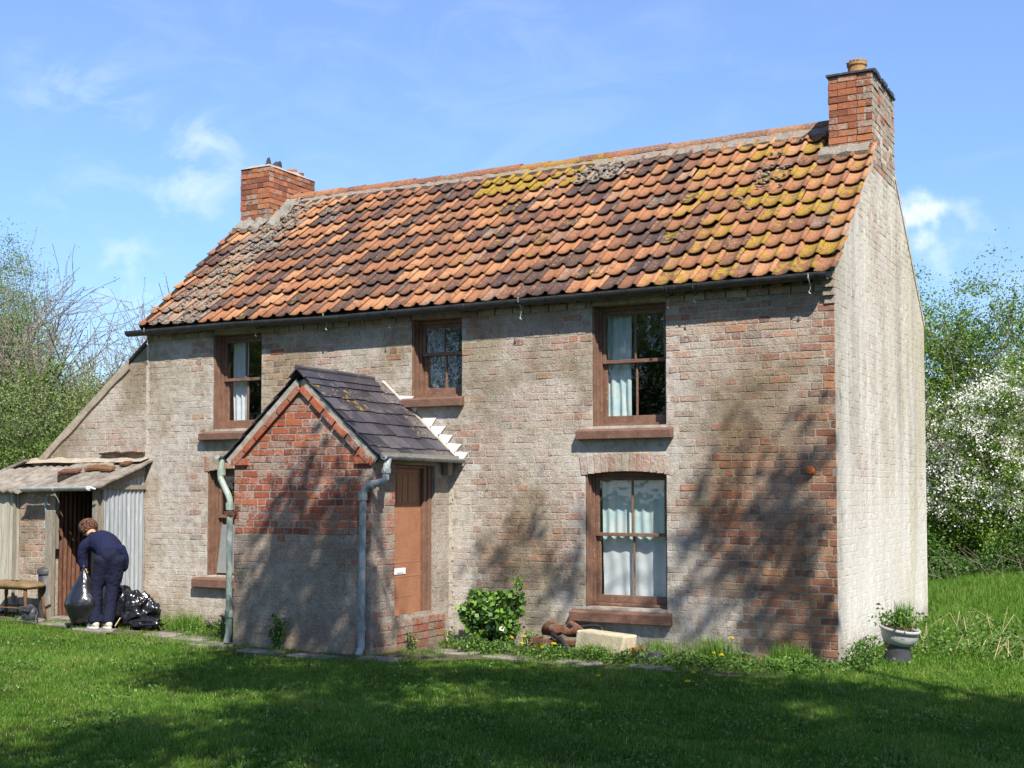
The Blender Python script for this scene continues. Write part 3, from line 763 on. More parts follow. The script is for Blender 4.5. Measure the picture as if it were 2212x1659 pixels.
# ridge
rg = MB(); x = -8.88; yr = W_ / 2; zr = 6.235
while x < -0.52:
    ln = 0.44; dz = rng.uniform(-.008, .008); ty = 1 if -5.3 < x < -3.6 else 0
    prof = [(0.135 * math.sin(t), 0.115 * math.cos(t)) for t in [R(a) for a in range(-86, 87, 17)]]
    zz = zr + sag(x, 3.3) + dz; n = len(prof); v = []
    for (xx, k) in ((x, 1.0), (x + ln, 1.06)):
        for rr in (1.0, 0.88):
            for (a, b) in prof: v.append((xx, yr + a * k * rr, zz + b * k * rr - 0.005))
    f = []
    for i in range(n - 1):
        f += [(i, i + 1, 2 * n + i + 1, 2 * n + i), (i, n + i, n + i + 1, i + 1), (2 * n + i, 2 * n + i + 1, 3 * n + i + 1, 3 * n + i)]
    rg.add(v, f, (0.45 + rng.uniform(-.3, .3), 0.3 * rng.random(), 0.62 if ty else (0.30 if rng.random() < .3 else -.1), 0.60 if x > -3.0 or rng.random() < .3 else 0.2)); x += ln
rgo = rg.build('ridge', M_TILE, roof, smooth=False)
# mortar bedding under the ridge and flaunching round the stacks: lumpy strips
def lumpy(mb, frame, x0, x1, s0, s1, th, at, nx_=60, ns=5, amp=0.02):
    v = []
    for i in range(nx_ + 1):
        for j in range(ns + 1):
            x = x0 + (x1 - x0) * i / nx_; s = s0 + (s1 - s0) * j / ns
            e = s0 + (s1 - s0) * j / ns + (0.05 * noise.noise(Vector((x * 3, 1, 2))) if j == 0 else 0)
            n_ = th + amp * noise.noise(Vector((x * 9, s * 9, 5))) - (th + 0.03 if j == 0 else 0)
            v.append(frame(x, e, n_))
    mb.add(v, [(i * (ns + 1) + j, (i + 1) * (ns + 1) + j, (i + 1) * (ns + 1) + j + 1, i * (ns + 1) + j + 1) for i in range(nx_) for j in range(ns)], at)
bd = MB()
for i in range(21):
    x0 = -8.95 + i * 0.402
    at = (0.5, 0.2, 0.55 if 9 <= i <= 13 else (0.35 if i > 16 else -.2), 0.75)
    lumpy(bd, front_fr, x0, x0 + 0.402, 3.235 - (0.10 if i > 12 else 0), 3.36, 0.055, at, 12)
lumpy(bd, rear_fr, -8.95, -.5, 3.15, 3.36, 0.055, (0.5, .2, -.2, .8))
lumpy(bd, front_fr, -0.60, -0.02, 2.49, 2.75, 0.085, (0.5, 0.2, 0.3, 0.8), 14)
lumpy(bd, front_fr, -9.44, -8.85, 2.42, 2.78, 0.09, (0.5, 0.2, -.3, 0.95), 16, amp=0.06)
lumpy(bd, front_fr, -8.98, -8.62, 2.50, 3.36, 0.075, (0.5, 0.2, -.3, 0.95), 14, 12, amp=0.08)
bd.build('mortar_bedding', M_TILE, roof)
# loose clods / lichen tufts on the slope
cl = MB()
def clod(mb, c, r_, at, n=7):
    vs = []; c = Vector(c)
    for i in range(n):
        for j in range(4):
            th = 2 * math.pi * i / n; ph = math.pi * (j + .5) / 4 - math.pi / 2
            rr = r_ * rng.uniform(.7, 1.2); vs.append(c + Vector((math.cos(th) * math.cos(ph) * rr, math.sin(th) * math.cos(ph) * rr, math.sin(ph) * rr * .6)))
    fs = [(i * 4 + j, ((i + 1) % n) * 4 + j, ((i + 1) % n) * 4 + j + 1, i * 4 + j + 1) for i in range(n) for j in range(3)]
    mb.add(vs, fs, at)
for k in range(520):
    row = rng.random(); s = row * 3.2
    c0 = -8.55 - 0.03 * (ROWS - s / GA) + rng.gauss(0, 0.22)
    clod(cl, front_fr(c0, s, 0.045), rng.uniform(.010, .030), (0.5, 0.2, -.3, 0.9), 5)
for k in range(60): clod(cl, front_fr(-3.6 + rng.gauss(0, .25), 2.95 + rng.gauss(0, .10), 0.06), rng.uniform(.015, .04), (0.5, 0.2, -.3, 0.9), 5)
for k in range(50): clod(cl, front_fr(-1.15 + rng.gauss(0, .12), 2.3 + rng.gauss(0, .35), 0.06), rng.uniform(.015, .035), (0.5, 0.2, .2, 0.9), 5)
tag(cl.build('lichen_tufts', M_TILE, roof), kind='stuff')

# ------------------------------------------------------------------ chimneys of single bricks
def stack(name, x0, x1, y0, y1, z0, z1, seed, washed=False):
    r = random.Random(seed); m = MB()
    m.box(x0 + .012, x1 - .012, y0 + .012, y1 - .012, z0, z1 - 0.02, (0.55, 0.5, 0, 0))
    z = z0; k = 0
    while z < z1 - .03:
        for face in range(4):
            if face == 0: A, U, O, ln = Vector((x0, y0, 0)), Vector((1, 0, 0)), Vector((0, -1, 0)), x1 - x0
            if face == 1: A, U, O, ln = Vector((x1, y0, 0)), Vector((0, 1, 0)), Vector((1, 0, 0)), y1 - y0
            if face == 2: A, U, O, ln = Vector((x1, y1, 0)), Vector((-1, 0, 0)), Vector((0, 1, 0)), x1 - x0
            if face == 3: A, U, O, ln = Vector((x0, y1, 0)), Vector((0, -1, 0)), Vector((-1, 0, 0)), y1 - y0
            u = 0.0; j = k + face; n = 0
            while u < ln - .02:
                w = (0.225 if j % 2 == 0 else 0.108) * r.uniform(.95, 1.03); 
                if n == 0 and k % 2: w = 0.108
                w = min(w, ln - u)
                if ln - u - w < .05: w = ln - u
                pr = r.uniform(-.006, .008)
                e = 0.5 + r.uniform(-.25, .3)
                if washed and face == 1: e = 0.32 + r.uniform(-.28, .3) - 0.2
                c = A + U * (u + w / 2) + Vector((0, 0, z + .0375)) + O * (pr - .05)
                m.obox(c, U * (w / 2 - .004), O * 0.05, Vector((0, 0, .035 + r.uniform(-.002, .002))), (max(0, e), r.random(), 1, 0))
                u += w; j += 1; n += 1
        z += 0.081; k += 1
    return m, z
m, zt = stack('chimney', -CW, 0.004, C0, C1, 5.55, HC - .03, 4, True)
ch1 = m.build('chimney', M_STACK, roof); tag(ch1, 'taller right-hand chimney flush with the pale gable')
cap = MB(); cap.box(-CW - .025, 0.022, C0 - .025, C1 + .03, zt - .002, zt + .022)
for k in range(26):
    t = rng.random(); cap.box(0.0, 0.026 + rng.uniform(0, .02), C0 + t * 1.2, C0 + t * 1.2 + .08, zt + rng.uniform(-.02, 0), zt + .03)
cap.build('chimney_cap', M_SLATE, ch1)
pt_ = MB(); px_, py_ = -0.27, 2.35
pt_.lathe((px_, py_, zt + .02), [(0.115, 0), (0.110, .03), (0.108, .20), (0.120, .215), (0.122, .25), (0.098, .255), (0.09, .1), (0.085, 0)], 20)
for k in range(26):
    g = rng.uniform(0, 6.28); clod(pt_, (px_ + .105 * math.cos(g), py_ + .105 * math.sin(g), zt + .28), rng.uniform(.012, .03), (0, 0, 0, 0), 5)
pt_.build('chimney_pot', M_POT, ch1, smooth=False)
LC0, LC1, LW = 1.90, 3.02, 0.54
m, zt2 = stack('chimney', -L_ - .01, -L_ + LW, LC0, LC1, 5.3, 6.66, 9)
ch2 = m.build('chimney', M_STACK, roof); tag(ch2, 'shorter left-hand chimney with broken mortar top')
mc = MB(); v = []; n1_, n2_ = 9, 15
for i in range(n1_ + 1):
    for j in range(n2_ + 1):
        x = -L_ - .02 + (LW + .03) * i / n1_; y = LC0 - .01 + (LC1 - LC0 + .02) * j / n2_
        e = min(i, n1_ - i, j, n2_ - j)
        v.append((x, y, zt2 - 0.01 + (0 if e == 0 else min(.07, .035 * e) + .045 * abs(noise.noise(Vector((x * 7, y * 5, 1)))))))
mc.add(v, [(i * (n2_ + 1) + j, (i + 1) * (n2_ + 1) + j, (i + 1) * (n2_ + 1) + j + 1, i * (n2_ + 1) + j + 1) for i in range(n1_) for j in range(n2_)])
mc.build('mortar_cap', M_CEMENT, ch2)
bp_ = MB(); v = []; ns_ = 20
for k in range(ns_ + 1):
    g = 2 * math.pi * k / ns_; hh = 0.09 + 0.05 * math.sin(g * 2 + 2) + (0.09 if k in (9, 10) else 0) + rng.uniform(-.02, .02)
    for rr, z in ((0.12, 0), (0.13, hh), (0.11, hh), (0.10, 0)): v.append((-L_ + .28 + rr * math.cos(g), LC0 + .42 + rr * math.sin(g), zt2 + .03 + z))
bp_.add(v, [(k * 4 + j, (k + 1) * 4 + j, (k + 1) * 4 + j + 1, k * 4 + j + 1) for k in range(ns_) for j in range(3)])
bp_.build('broken_pot', M_URNB, ch2)
rb = MB()
for k in range(7): rb.obox((-L_ + .25 + rng.uniform(-.15, .15), LC1 - .28 + rng.uniform(-.2, .2), zt2 + .10), (rng.uniform(.03, .06), rng.uniform(-.02, .02), 0), (0.01, .05, .01), (0, 0, .035), (0.9, rng.random(), 1, 0))
rb.build('loose_bricks', M_STACK, ch2)

# ------------------------------------------------------------------ gutter and brackets
gt = MB()
GR = 0.072
def halfround(mb, a, b, r0=0.055, th=0.006, sides=10, dirv=None):
    a, b = Vector(a), Vector(b); d = (b - a).normalized(); x = d.cross(Vector((0, 0, 1))).normalized(); v = []
    for P_ in (a, b):
        for rr in (r0, r0 - th):
            for k in range(sides + 1):
                g = math.pi * k / sides; v.append(P_ + x * rr * math.cos(g) - Vector((0, 0, 1)) * rr * math.sin(g))
    n = sides + 1; f = []
    for k in range(sides):
        f += [(k, k + 1, 2 * n + k + 1, 2 * n + k), (n + k + 1, n + k, 3 * n + k, 3 * n + k + 1), (k + 1, k, n + k, n + k + 1), (2 * n + k, 2 * n + k + 1, 3 * n + k + 1, 3 * n + k)]
    f += [(0, 2 * n, 3 * n, n), (sides, n + sides, 3 * n + sides, 2 * n + sides)]
    mb.add(v, f)
gpts = [(-9.66, 3.975), (-7.9, 3.985), (-6.1, 3.96), (-4.3, 3.975), (-2.5, 3.985), (-0.06, 4.005)]
for (a, b) in zip(gpts[:-1], gpts[1:]):
    halfround(gt, (a[0], -0.172, a[1] - .008), (b[0], -0.172, b[1] - .008), GR)
    halfround(gt, (b[0] - .06, -0.172, b[1] - .008), (b[0] + .03, -0.172, b[1] - .007), GR + .006)
gut = gt.build('gutter', M_GUTTER, cottage)
for i, x in enumerate((-9.3, -7.42, -6.3, -5.35, -3.55, -1.75, -0.21, -1.45)):
    b = MB(); z = 3.97
    b.tube([(x, -0.02, z - .03), (x, -0.09, z - .08), (x, -.16, z - .09), (x, -.235, z - .03), (x, -.240, z + .02)], 0.008, 6)
    dl = rng.uniform(.07, .13)
    b.tube([(x, -0.17, z - .08), (x + .004, -0.17, z - .08 - dl * .6), (x - .01, -.165, z - .08 - dl)], [.004, .003, .006], 6)
    b.tube([(x - .015, -.165, z - .085 - dl), (x + .008, -.165, z - .105 - dl)], [.010, .004], 5)
    b.build('bracket', M_PIPE if i % 2 == 0 else M_GUTTER, gut)

# ------------------------------------------------------------------ windows
def window(key, rail, sill, lower=True, arch=False):
    x0, x1, z0, z1 = WIN[key]
    yf = 0.135; fw = 0.055
    m = MB()
    # box frame
    m.box(x0 + .004, x0 + fw, yf, yf + .12, z0 + .004, z1 - .002); m.box(x1 - fw + .012, x1 - .004, yf, yf + .12, z0 + .004, z1 - .002)
    m.box(x0 + fw, x1 - fw + .012, yf + .004, yf + .12, z1 - .055, z1 - .004)
    m.box(x0 + fw, x1 - fw + .012, yf + .002, yf + .12, z0 + .004, z0 + .035)
    # jamb lining towards the face
    m.box(x0 + .003, x0 + .020, 0.012, yf - .002, z0 + .006, z1 - .006); m.box(x0 + .018, x0 + .032, 0.075, yf - .002, z0 + .006, z1 - .006)
    w = m.build('window', M_PAINT, cottage, bevel=.004)
    a, b = x0 + fw, x1 - fw + .012; c = (a + b) / 2 + .01
    def sash(za, zb, y, bot, topr):
        s_ = MB(); st = 0.045
        s_.box(a + .002, a + st, y, y + .035, za, zb); s_.box(b - st, b - .002, y, y + .035, za, zb)
        s_.box(a + st, b - st, y + .001, y + .034, za, za + bot); s_.box(a + st, b - st, y + .001, y + .034, zb - topr, zb)
        s_.box(c - .011, c + .011, y + .004, y + .030, za + bot, zb - topr)
        o = s_.build('sash', M_PAINT, w, bevel=.004)
        g_ = MB(); g_.box(a + st - .004, b - st + .004, y + .014, y + .018, za + bot - .004, zb - topr + .004)
        g_.build('pane', M_GLASS, w); return o
    sash(rail - .018, z1 - .057, yf + .018, .040, .045)
    sash(z0 + .037, rail + .018, yf + .060, .085, .036)
    s2 = MB()
    (sx0, sx1, sz0, sz1) = sill
    s2.add([(sx0, -.095, sz0), (sx1, -.095, sz0), (sx1, 0.0, sz0), (sx0, 0.0, sz0), (sx0, -.095, sz1 - .010), (sx1, -.095, sz1 - .010), (sx1, -.003, sz1 + .018), (sx0, -.003, sz1 + .018)],
           [(0, 3, 2, 1), (4, 5, 6, 7), (0, 1, 5, 4), (1, 2, 6, 5), (2, 3, 7, 6), (3, 0, 4, 7)])
    s2.add([(x0 + .002, -.002, sz1 - .03), (x1 - .002, -.002, sz1 - .03), (x1 - .002, .20, sz1 - .03), (x0 + .002, .20, sz1 - .03), (x0 + .002, -.002, sz1 + .018), (x1 - .002, -.002, sz1 + .018), (x1 - .002, .20, z0 + .012), (x0 + .002, .20, z0 + .012)],
           [(4, 5, 6, 7), (0, 1, 5, 4), (1, 2, 6, 5), (2, 3, 7, 6), (3, 0, 4, 7)])
    s2.build('sill', M_SILL, w, bevel=.007)
    return w
wUR = window('UR', 3.23, (-2.90, -1.76, 2.352, 2.455)); tag(wUR, 'tall upper right sash window with half drawn curtain')
wLR = window('LR', 1.285, (-2.985, -1.785, 0.322, 0.438)); tag(wLR, 'lower right sash window filled with pale curtains')
wUM = window('UM', 3.44, (-5.26, -4.395, 2.785, 2.888)); tag(wUM, 'small upper middle sash window with patterned net')
wUL = window('UL', 3.26, (-8.45, -7.33, 2.452, 2.552)); tag(wUL, 'upper left sash window, dark, with a strip of net curtain')
wLL = window('LL', 1.435, (-8.54, -7.33, 0.505, 0.622)); tag(wLL, 'lower left sash window with a grey board in it')
# soldier arches over the two lower windows
def soldier(x0, x1, z0, rise, h=0.20):
    m = MB(); n = int((x1 - x0 + 0.1) / 0.082); a0, a1 = x0 - .05, x1 + .05
    for i in range(n):
        u0 = a0 + (a1 - a0) * i / n + .005; u1 = a0 + (a1 - a0) * (i + 1) / n - .005; um = ((u0 + u1) / 2 - (x0 + x1) / 2) / ((x1 - x0) / 2)
        zz = z0 + rise * (1 - um * um) - rise; lean = 0.07 * um
        pr = rng.uniform(-.003, .003)
        m.add([(u0, .10, zz), (u1, .10, zz), (u1 + lean * h * 1.5, .10, zz + h), (u0 + lean * h * 1.5, .10, zz + h),
               (u0, -.007 + pr, zz), (u1, -.007 + pr, zz), (u1 + lean * h * 1.5, -.007 + pr, zz + h), (u0 + lean * h * 1.5, -.007 + pr, zz + h)],
              [(0, 3, 2, 1)[::-1], (4, 5, 6, 7), (0, 1, 5, 4), (1, 2, 6, 5), (2, 3, 7, 6), (3, 0, 4, 7)],
              (0.36 + rng.uniform(-.25, .22), rng.uniform(.3, 1), 1, .7))
    m.build('arch', M_WALL, cottage)
soldier(-2.82, -1.845, 1.995, 0.035); soldier(-8.36, -7.46, 2.075, 0.035)

def curtain(name, label, x0, x1, z0, z1, y, mat, folds=7, amp=.022, gather=0.0, group=None, ripple=0.0):
    m = MB(); nx_ = folds * 8; nz_ = 12; v = []
    for j in range(nz_ + 1):
        t = j / nz_; z = z0 + (z1 - z0) * t
        for i in range(nx_ + 1):
            u = i / nx_; a = amp * (0.6 + 0.6 * (1 - t))
            uu = u + 0.012 * noise.noise(Vector((u * 5, z * 2, x0)))
            xw = x0 + (x1 - x0) * (uu if gather == 0 else uu * (1 - gather * (1 - t) * (t)))
            hem = ripple * abs(math.sin(u * folds * math.pi * .8)) * (1 - t) ** 6 if ripple else 0
            v.append((xw, y + a * math.sin(u * folds * 2 * math.pi + 1.5 * noise.noise(Vector((u * 3, z, 1)))) + .012 * noise.noise(Vector((u * 9, z * 3, 7))), z + hem))
    m.add(v, [(j * (nx_ + 1) + i, j * (nx_ + 1) + i + 1, (j + 1) * (nx_ + 1) + i + 1, (j + 1) * (nx_ + 1) + i) for j in range(nz_) for i in range(nx_)])
    o = m.build(name, mat, None, smooth=True); tag(o, label, 'curtain', group); return o
curtain('curtain', 'pair of aqua curtains covering the lower right window', -2.72, -1.84, 1.18, 1.97, 0.262, M_TEAL, 8, .010, ripple=.05)
curtain('net_curtain', 'white crumpled net filling the lower sash of the lower right window', -2.72, -1.90, 0.52, 1.24, 0.272, M_NET, 5, .009, ripple=.03)
curtain('curtain', 'aqua curtain hanging at the left side of the upper right window', -2.66, -2.36, 2.52, 3.84, 0.275, M_TEAL, 3, .013, gather=.12)
curtain('curtain', 'narrow dark teal curtain edge at the right side of the upper right window', -1.97, -1.86, 2.5, 3.84, 0.29, M_TEAL2, 1, .015)
curtain('net_curtain', 'patterned net curtain in the small upper middle window', -5.10, -4.66, 2.92, 3.84, 0.305, M_LACE, 3, .012)
curtain('net_curtain', 'second strip of patterned net at the right edge of the small upper middle window', -4.60, -4.46, 2.92, 3.84, 0.305, M_LACE, 1, .012)
curtain('net_curtain', 'white net curtain at the left side of the upper left window', -8.16, -7.90, 2.62, 3.84, 0.275, M_NET, 3, .013, gather=.1)
curtain('curtain', 'aqua curtain behind the glass of the lower left window', -8.12, -7.60, 1.40, 2.02, 0.31, M_TEAL, 4, .02)
gbm = MB(); gbm.add([(-8.27, .115, .69), (-7.50, .115, .69), (-7.50, .130, 1.33), (-8.20, .130, 1.33), (-8.27, .095, .69), (-7.50, .095, .69), (-7.50, .112, 1.33), (-8.20, .112, 1.33)],
    [(0, 1, 2, 3), (7, 6, 5, 4), (0, 4, 5, 1), (1, 5, 6, 2), (2, 6, 7, 3), (3, 7, 4, 0)])
tag(gbm.build('board', M_GREYBOARD), 'flat grey board leaning in the lower sash of the lower left window', 'board')

PX1_ = -4.60
# small details on the wall: tie bolt, seam of mortar
bo = MB(); bo.lathe((-0.262, -.006, 1.985), [(0, 0), (.045, .0), (.048, .03), (.035, .05), (0, .055)], 10, axis=(0, -1, 0)); bo.build('tie_bolt', M_RED, cottage)
sm = MB()
for k in range(30):
    z = 2.2 + k * .053; sm.box(-L_ - .012 - rng.uniform(0, .015), -L_ + .02 + rng.uniform(0, .02), -.012, .004, z, z + .055)
sm.build('mortar_joint', M_JAMB, cottage)
sm = MB()
for k in range(38): sm.box(PX1_ - .004, PX1_ + .03 + rng.uniform(0, .03), -.012 - rng.uniform(0, .01), .004, .12 + k * .052, .173 + k * .052)
sm.build('mortar_joint', M_JAMB, cottage)

# ------------------------------------------------------------------ lean-to at the left end
LX = -11.75
def lz(x): return 3.78 + (x + 9.50) * (3.78 - 2.03) / (-9.50 - LX)
lt = MB()
def expo_lean(x, z, r): return max(0, min(1, 0.16 + r.uniform(-.2, .22) + .25 * n2(x, z, 1.1, 3) + (0.14 if z < 1.8 else 0)))
lt.add([(LX, 0, 0), (-L_, 0, 0), (-L_, 0, 3.80), (LX, 0, lz(LX))], [(0, 1, 2, 3)], (0.12, .5, 0, 0))
lay(lt, (0, 0, 0), (1, 0, 0), lambda z: [(max(LX + .003, -9.50 - (3.78 - 0.06 - z) / ((3.78 - 2.03) / (-9.50 - LX)) if z > 1.9 else LX + .003), -L_ - .005)], 0, 3.72, [], expo_lean, out=(0, -1, 0), seed=31)
lt.quad((LX, 0, 0), (LX, 4.9, 0), (LX, 4.9, 2.0), (LX, 0, 2.0), (0.1, .5, 0, 0)); lt.quad((LX, 4.9, 0), (-L_, 4.9, 0), (-L_, 4.9, 3.7), (LX, 4.9, 2.0), (0.1, .5, 0, 0))
lto = lt.build('lean_to', M_WALL, cottage)
lr = MB()
lr.add([(LX - .12, -.02, lz(LX - .12) + .02), (-9.46, -.02, lz(-9.46) + .02), (-9.46, 5.0, lz(-9.46) + .02), (LX - .12, 5.0, lz(LX - .12) + .02),
        (LX - .12, -.02, lz(LX - .12) + .06), (-9.46, -.02, lz(-9.46) + .06), (-9.46, 5.0, lz(-9.46) + .06), (LX - .12, 5.0, lz(LX - .12) + .06)],
       [(0, 3, 2, 1), (4, 5, 6, 7), (0, 1, 5, 4), (1, 2, 6, 5), (2, 3, 7, 6), (3, 0, 4, 7)])
lr.build('lean_to_roof', M_SHEET, lto)
vg = MB(); n_ = 26; v = []
for i in range(n_ + 1):
    x = LX - .03 + (-9.78 - LX + .03) * i / n_; w_ = .075 + .03 * noise.noise(Vector((x * 3, 0, 0)))
    v += [(x, -.030, lz(x) + .055), (x, -.030, lz(x) - w_), (x, .0, lz(x) - w_ - .01), (x, .06, lz(x) + .068)]
vg.add(v, [(i * 4 + j, (i + 1) * 4 + j, (i + 1) * 4 + (j + 1) % 4, i * 4 + (j + 1) % 4) for i in range(n_) for j in range(4)])
vg.build('verge_fillet', M_CEMENT, lto)

# ------------------------------------------------------------------ porch
PX0, PX1, PY = -6.50, -4.60, -1.63
PA, PE = 3.02, 2.17                                      # roof underside at the apex / eaves
pc = (PX0 + PX1) / 2
psl = (PA - PE) / ((PX1 - PX0) / 2)
def pz(x): return PA - psl * abs(x - pc)
def expo_porch(x, z, r):
    e = 0.30 + r.uniform(-.14, .2)
    if z > 1.27 + 0.10 * n2(x, 0, 2, 3): e = 0.60 + r.uniform(-.12, .3) - (0.32 * max(0, (z - 2.15)) + .28 * n2(x, z, 1.7, 1) * (z > 2.0))
    else: e = 0.12 + r.uniform(-.12, .16) + 0.22 * n2(x, z, 1.3, 6) + .12 * (z > 1.0)
    if x > PX1 - .25 and z < 1.27: e += .12
    return max(0, min(1, e))
pw = MB(); r5 = random.Random(77)
xs = [PX0 + (PX1 - PX0) * i / 8 for i in range(9)]
for a, b in zip(xs[:-1], xs[1:]):
    zl = [-0.1 + .25 * i for i in range(10)] + [None]
    for c, d in zip(zl[:-1], zl[1:]):
        da, db = (pz(a), pz(b)) if d is None else (d, d)
        for (X_, Z_) in ((a, c), (b, c), (b, db), (a, da)): pw.add([(X_, PY, Z_)], [], (expo_porch(X_, Z_, r5) * .62, .5, 0, 0))
        o = len(pw.v); pw.f.append((o - 4, o - 3, o - 2, o - 1))
def pint(z):
    if z < PE - .04: return [(PX0 + .002, PX1 - .002)]
    h = (PA - 0.06 - z) / psl
    return [(pc - h, pc + h)] if h > .06 else []
lay(pw, (0, PY, 0), (1, 0, 0), pint, 0, 2.97, [], expo_porch, out=(0, -1, 0), seed=41, depth=.01, bond=(0.226, 0.108))
dh = (-1.18, -0.33, 0.37, 2.07)
def expo_side(y, z, r): return max(0, min(1, (0.42 if z > 1.25 else 0.34) + r.uniform(-.2, .25) if y < -1.1 else 0.12 + r.uniform(-.15, .15)))
holed(pw, (PX1, 0, 0), (0, 1, 0), (1, 0, 0), PY, 0, -0.1, PE, [dh], lambda y, z, r: expo_side(y, z, r) * .7, reveal=0.20)
lay(pw, (PX1, 0, 0), (0, 1, 0), lambda z: [(PY + .002, -.004)], 0, PE - .02, [(dh[0] - .003, dh[1] + .003, dh[2], dh[3] + .2)], expo_side, out=(1, 0, 0), seed=43)
pw.quad((PX0, 0, -.1), (PX0, PY, -.1), (PX0, PY, PE), (PX0, 0, PE), (.2, .5, 0, 0))
# brick infill under the door, standing slightly proud
for k in range(4):
    y = -1.17
    j = k
    while y < -0.16:
        w = (0.215 if j % 2 else 0.105) ; w = min(w, -0.14 - y)
        if w > .03: pw.obox((PX1 + .0, y + w / 2, .05 + k * .085), (0.035 + rng.uniform(-.004, .006), 0, 0), (0, w / 2 - .005, 0), (0, 0, .037), (0.62 + rng.uniform(-.3, .2), rng.random(), 1, 0))
        y += w + .006; j += 1
pw.box(PX1 - .12, PX1 + .022, -1.175, -0.15, -.05, .362, (.35, .5, 0, 0))
porch = pw.build('porch', M_PORCH, cottage)
# sloping brick-on-edge verge and corbels
vb = MB()
for sgn in (-1, 1):
    d = Vector((sgn * 1, 0, -psl)).normalized(); nrm = Vector((sgn * psl, 0, 1)).normalized(); n_ = 6; ln = math.hypot(1.0, psl) * 0.98
    start = Vector((pc, PY, PA - .085))
    L1 = (1.0 * ((PX1 - PX0) / 2 + .0)) / abs(d.x)
    for i in range(n_):
        u0 = L1 * i / n_ + (0.012 if i else .02); u1 = L1 * (i + 1) / n_ - .008
        c = start + d * ((u0 + u1) / 2); c.y = PY - .008
        vb.obox(c, d * ((u1 - u0) / 2), Vector((0, .034, 0)), nrm * .036, (0.75 + rng.uniform(-.15, .2), .55 + rng.uniform(-.3, .3), 1, 0))
for (a, b) in ((PX0 - .02, PX0 + .21), (PX1 - .20, PX1 + .03)):
    vb.box(a, b, PY - .036, PY + .02, PE - .10, PE - .025, (0.85, .6, 1, 0))
vb.build('brick_verge', M_PORCH, porch)
mv = MB()
for sgn in (-1, 1):
    d = Vector((sgn * 1, 0, -psl)).normalized(); nrm = Vector((sgn * psl, 0, 1)).normalized(); L1 = ((PX1 - PX0) / 2 + .05) / abs(d.x); v = []
    for i in range(25):
        u = L1 * i / 24; c = Vector((pc, PY, PA - .05)) + d * u; w_ = .012 * noise.noise(Vector((u * 8, sgn, 0)))
        for (yy, nn) in ((-.022 + w_, .0), (-.030 + w_, .075), (.05, .085), (.05, .0)): v.append(c + Vector((0, yy, 0)) + nrm * nn)
    fs = [(i * 4 + j, (i + 1) * 4 + j, (i + 1) * 4 + (j + 1) % 4, i * 4 + (j + 1) % 4) for i in range(24) for j in range(4)]
    mv.add(v, fs)
mv.add([(PX1 - .0, PY - .03, PE - .12), (PX1 + .085, PY - .03, PE - .02), (PX1 - .12, PY - .03, PE + .12), (PX1 - .0, PY + .1, PE - .12), (PX1 + .085, PY + .1, PE - .02), (PX1 - .12, PY + .1, PE + .12)],
       [(0, 1, 2), (5, 4, 3), (0, 3, 4, 1), (1, 4, 5, 2), (2, 5, 3, 0)])
mv.build('mortar_verge', M_MORTAR, porch)
# slates
sl = MB(); PR = PA + .085
for sgn in (-1, 1):
    EXT = (PX1 - PX0) / 2 + 0.15; d = Vector((sgn * 1, 0, -psl)).normalized(); nrm = Vector((sgn * psl, 0, 1)).normalized()
    L1 = EXT / abs(d.x); rows = 7; gg = L1 / rows
    for k in range(rows):                                # k=0 top
        y = PY - .06 + (-.12 if k % 2 else 0); n_ = 0
        while y < -.012:
            w = 0.25 * rng.uniform(.93, 1.06); a = max(y, PY - .055); b = min(y + w - .006, -.012)
            if b - a > .03:
                u0 = gg * k - .02 if k else 0; u1 = gg * (k + 1) + .03 + rng.uniform(-.012, .012)
                base = Vector((pc, 0, PR)); tilt = .006
                skew = rng.uniform(-.008, .008)
                def q_(u, yy, nn): p = base + d * u + nrm * nn; return (p.x, yy, p.z)
                n0 = .004 + .003 * (rng.random()); 
                yl = .42 if (k in (1, 2) and a < -1.05 and sgn > 0) else -.3
                gyv = .55 if b > -.3 and rng.random() < .6 else (.5 if k == rows - 1 and a > -.5 else -.2)
                vs = [q_(u0, a, n0), q_(u0, b, n0), q_(u1 + skew, b, n0 + .018), q_(u1, a, n0 + .018), q_(u0, a, n0 - .006), q_(u0, b, n0 - .006), q_(u1 + skew, b, n0 + .009), q_(u1, a, n0 + .009)]
                sl.add(vs, [(0, 1, 2, 3), (7, 6, 5, 4), (0, 4, 5, 1), (1, 5, 6, 2), (2, 6, 7, 3), (3, 7, 4, 0)], (rng.random(), 0, yl, gyv))
            y += w; n_ += 1
    # boarding beneath
    p0 = Vector((pc, 0, PR - .03)); p1 = p0 + d * (L1 - .02)
    sl.add([(p0.x, PY - .02, p0.z), (p0.x, -.01, p0.z), (p1.x, -.01, p1.z), (p1.x, PY - .02, p1.z), (p0.x, PY - .02, p0.z + .02), (p0.x, -.01, p0.z + .02), (p1.x, -.01, p1.z + .02), (p1.x, PY - .02, p1.z + .02)],
           [(0, 1, 2, 3), (7, 6, 5, 4), (0, 4, 5, 1), (1, 5, 6, 2), (2, 6, 7, 3), (3, 7, 4, 0)], (0.1, 0, -.3, -.3))
pr_ = sl.build('porch_roof', M_SLATE, porch)
rr_ = MB()
for (a, b) in ((PY - .10, -1.0), (-1.0, -.22)):
    rr_.tube([(pc, a, PR + .045), (pc, b, PR + .045 - .01)], .028, 10, a=(.7, 0, -.3, -.2))
    for sgn in (-1, 1):
        d = Vector((sgn * 1, 0, -psl)).normalized(); nrm = Vector((sgn * psl, 0, 1)).normalized()
        c = Vector((pc, (a + b) / 2 + .0, PR + .03)) + d * .07
        rr_.obox(c, d * .075, Vector((0, (b - a) / 2 - .003, 0)), nrm * .007, (.4, 0, -.3, -.2))
rr_.build('porch_ridge', M_SLATE, porch)
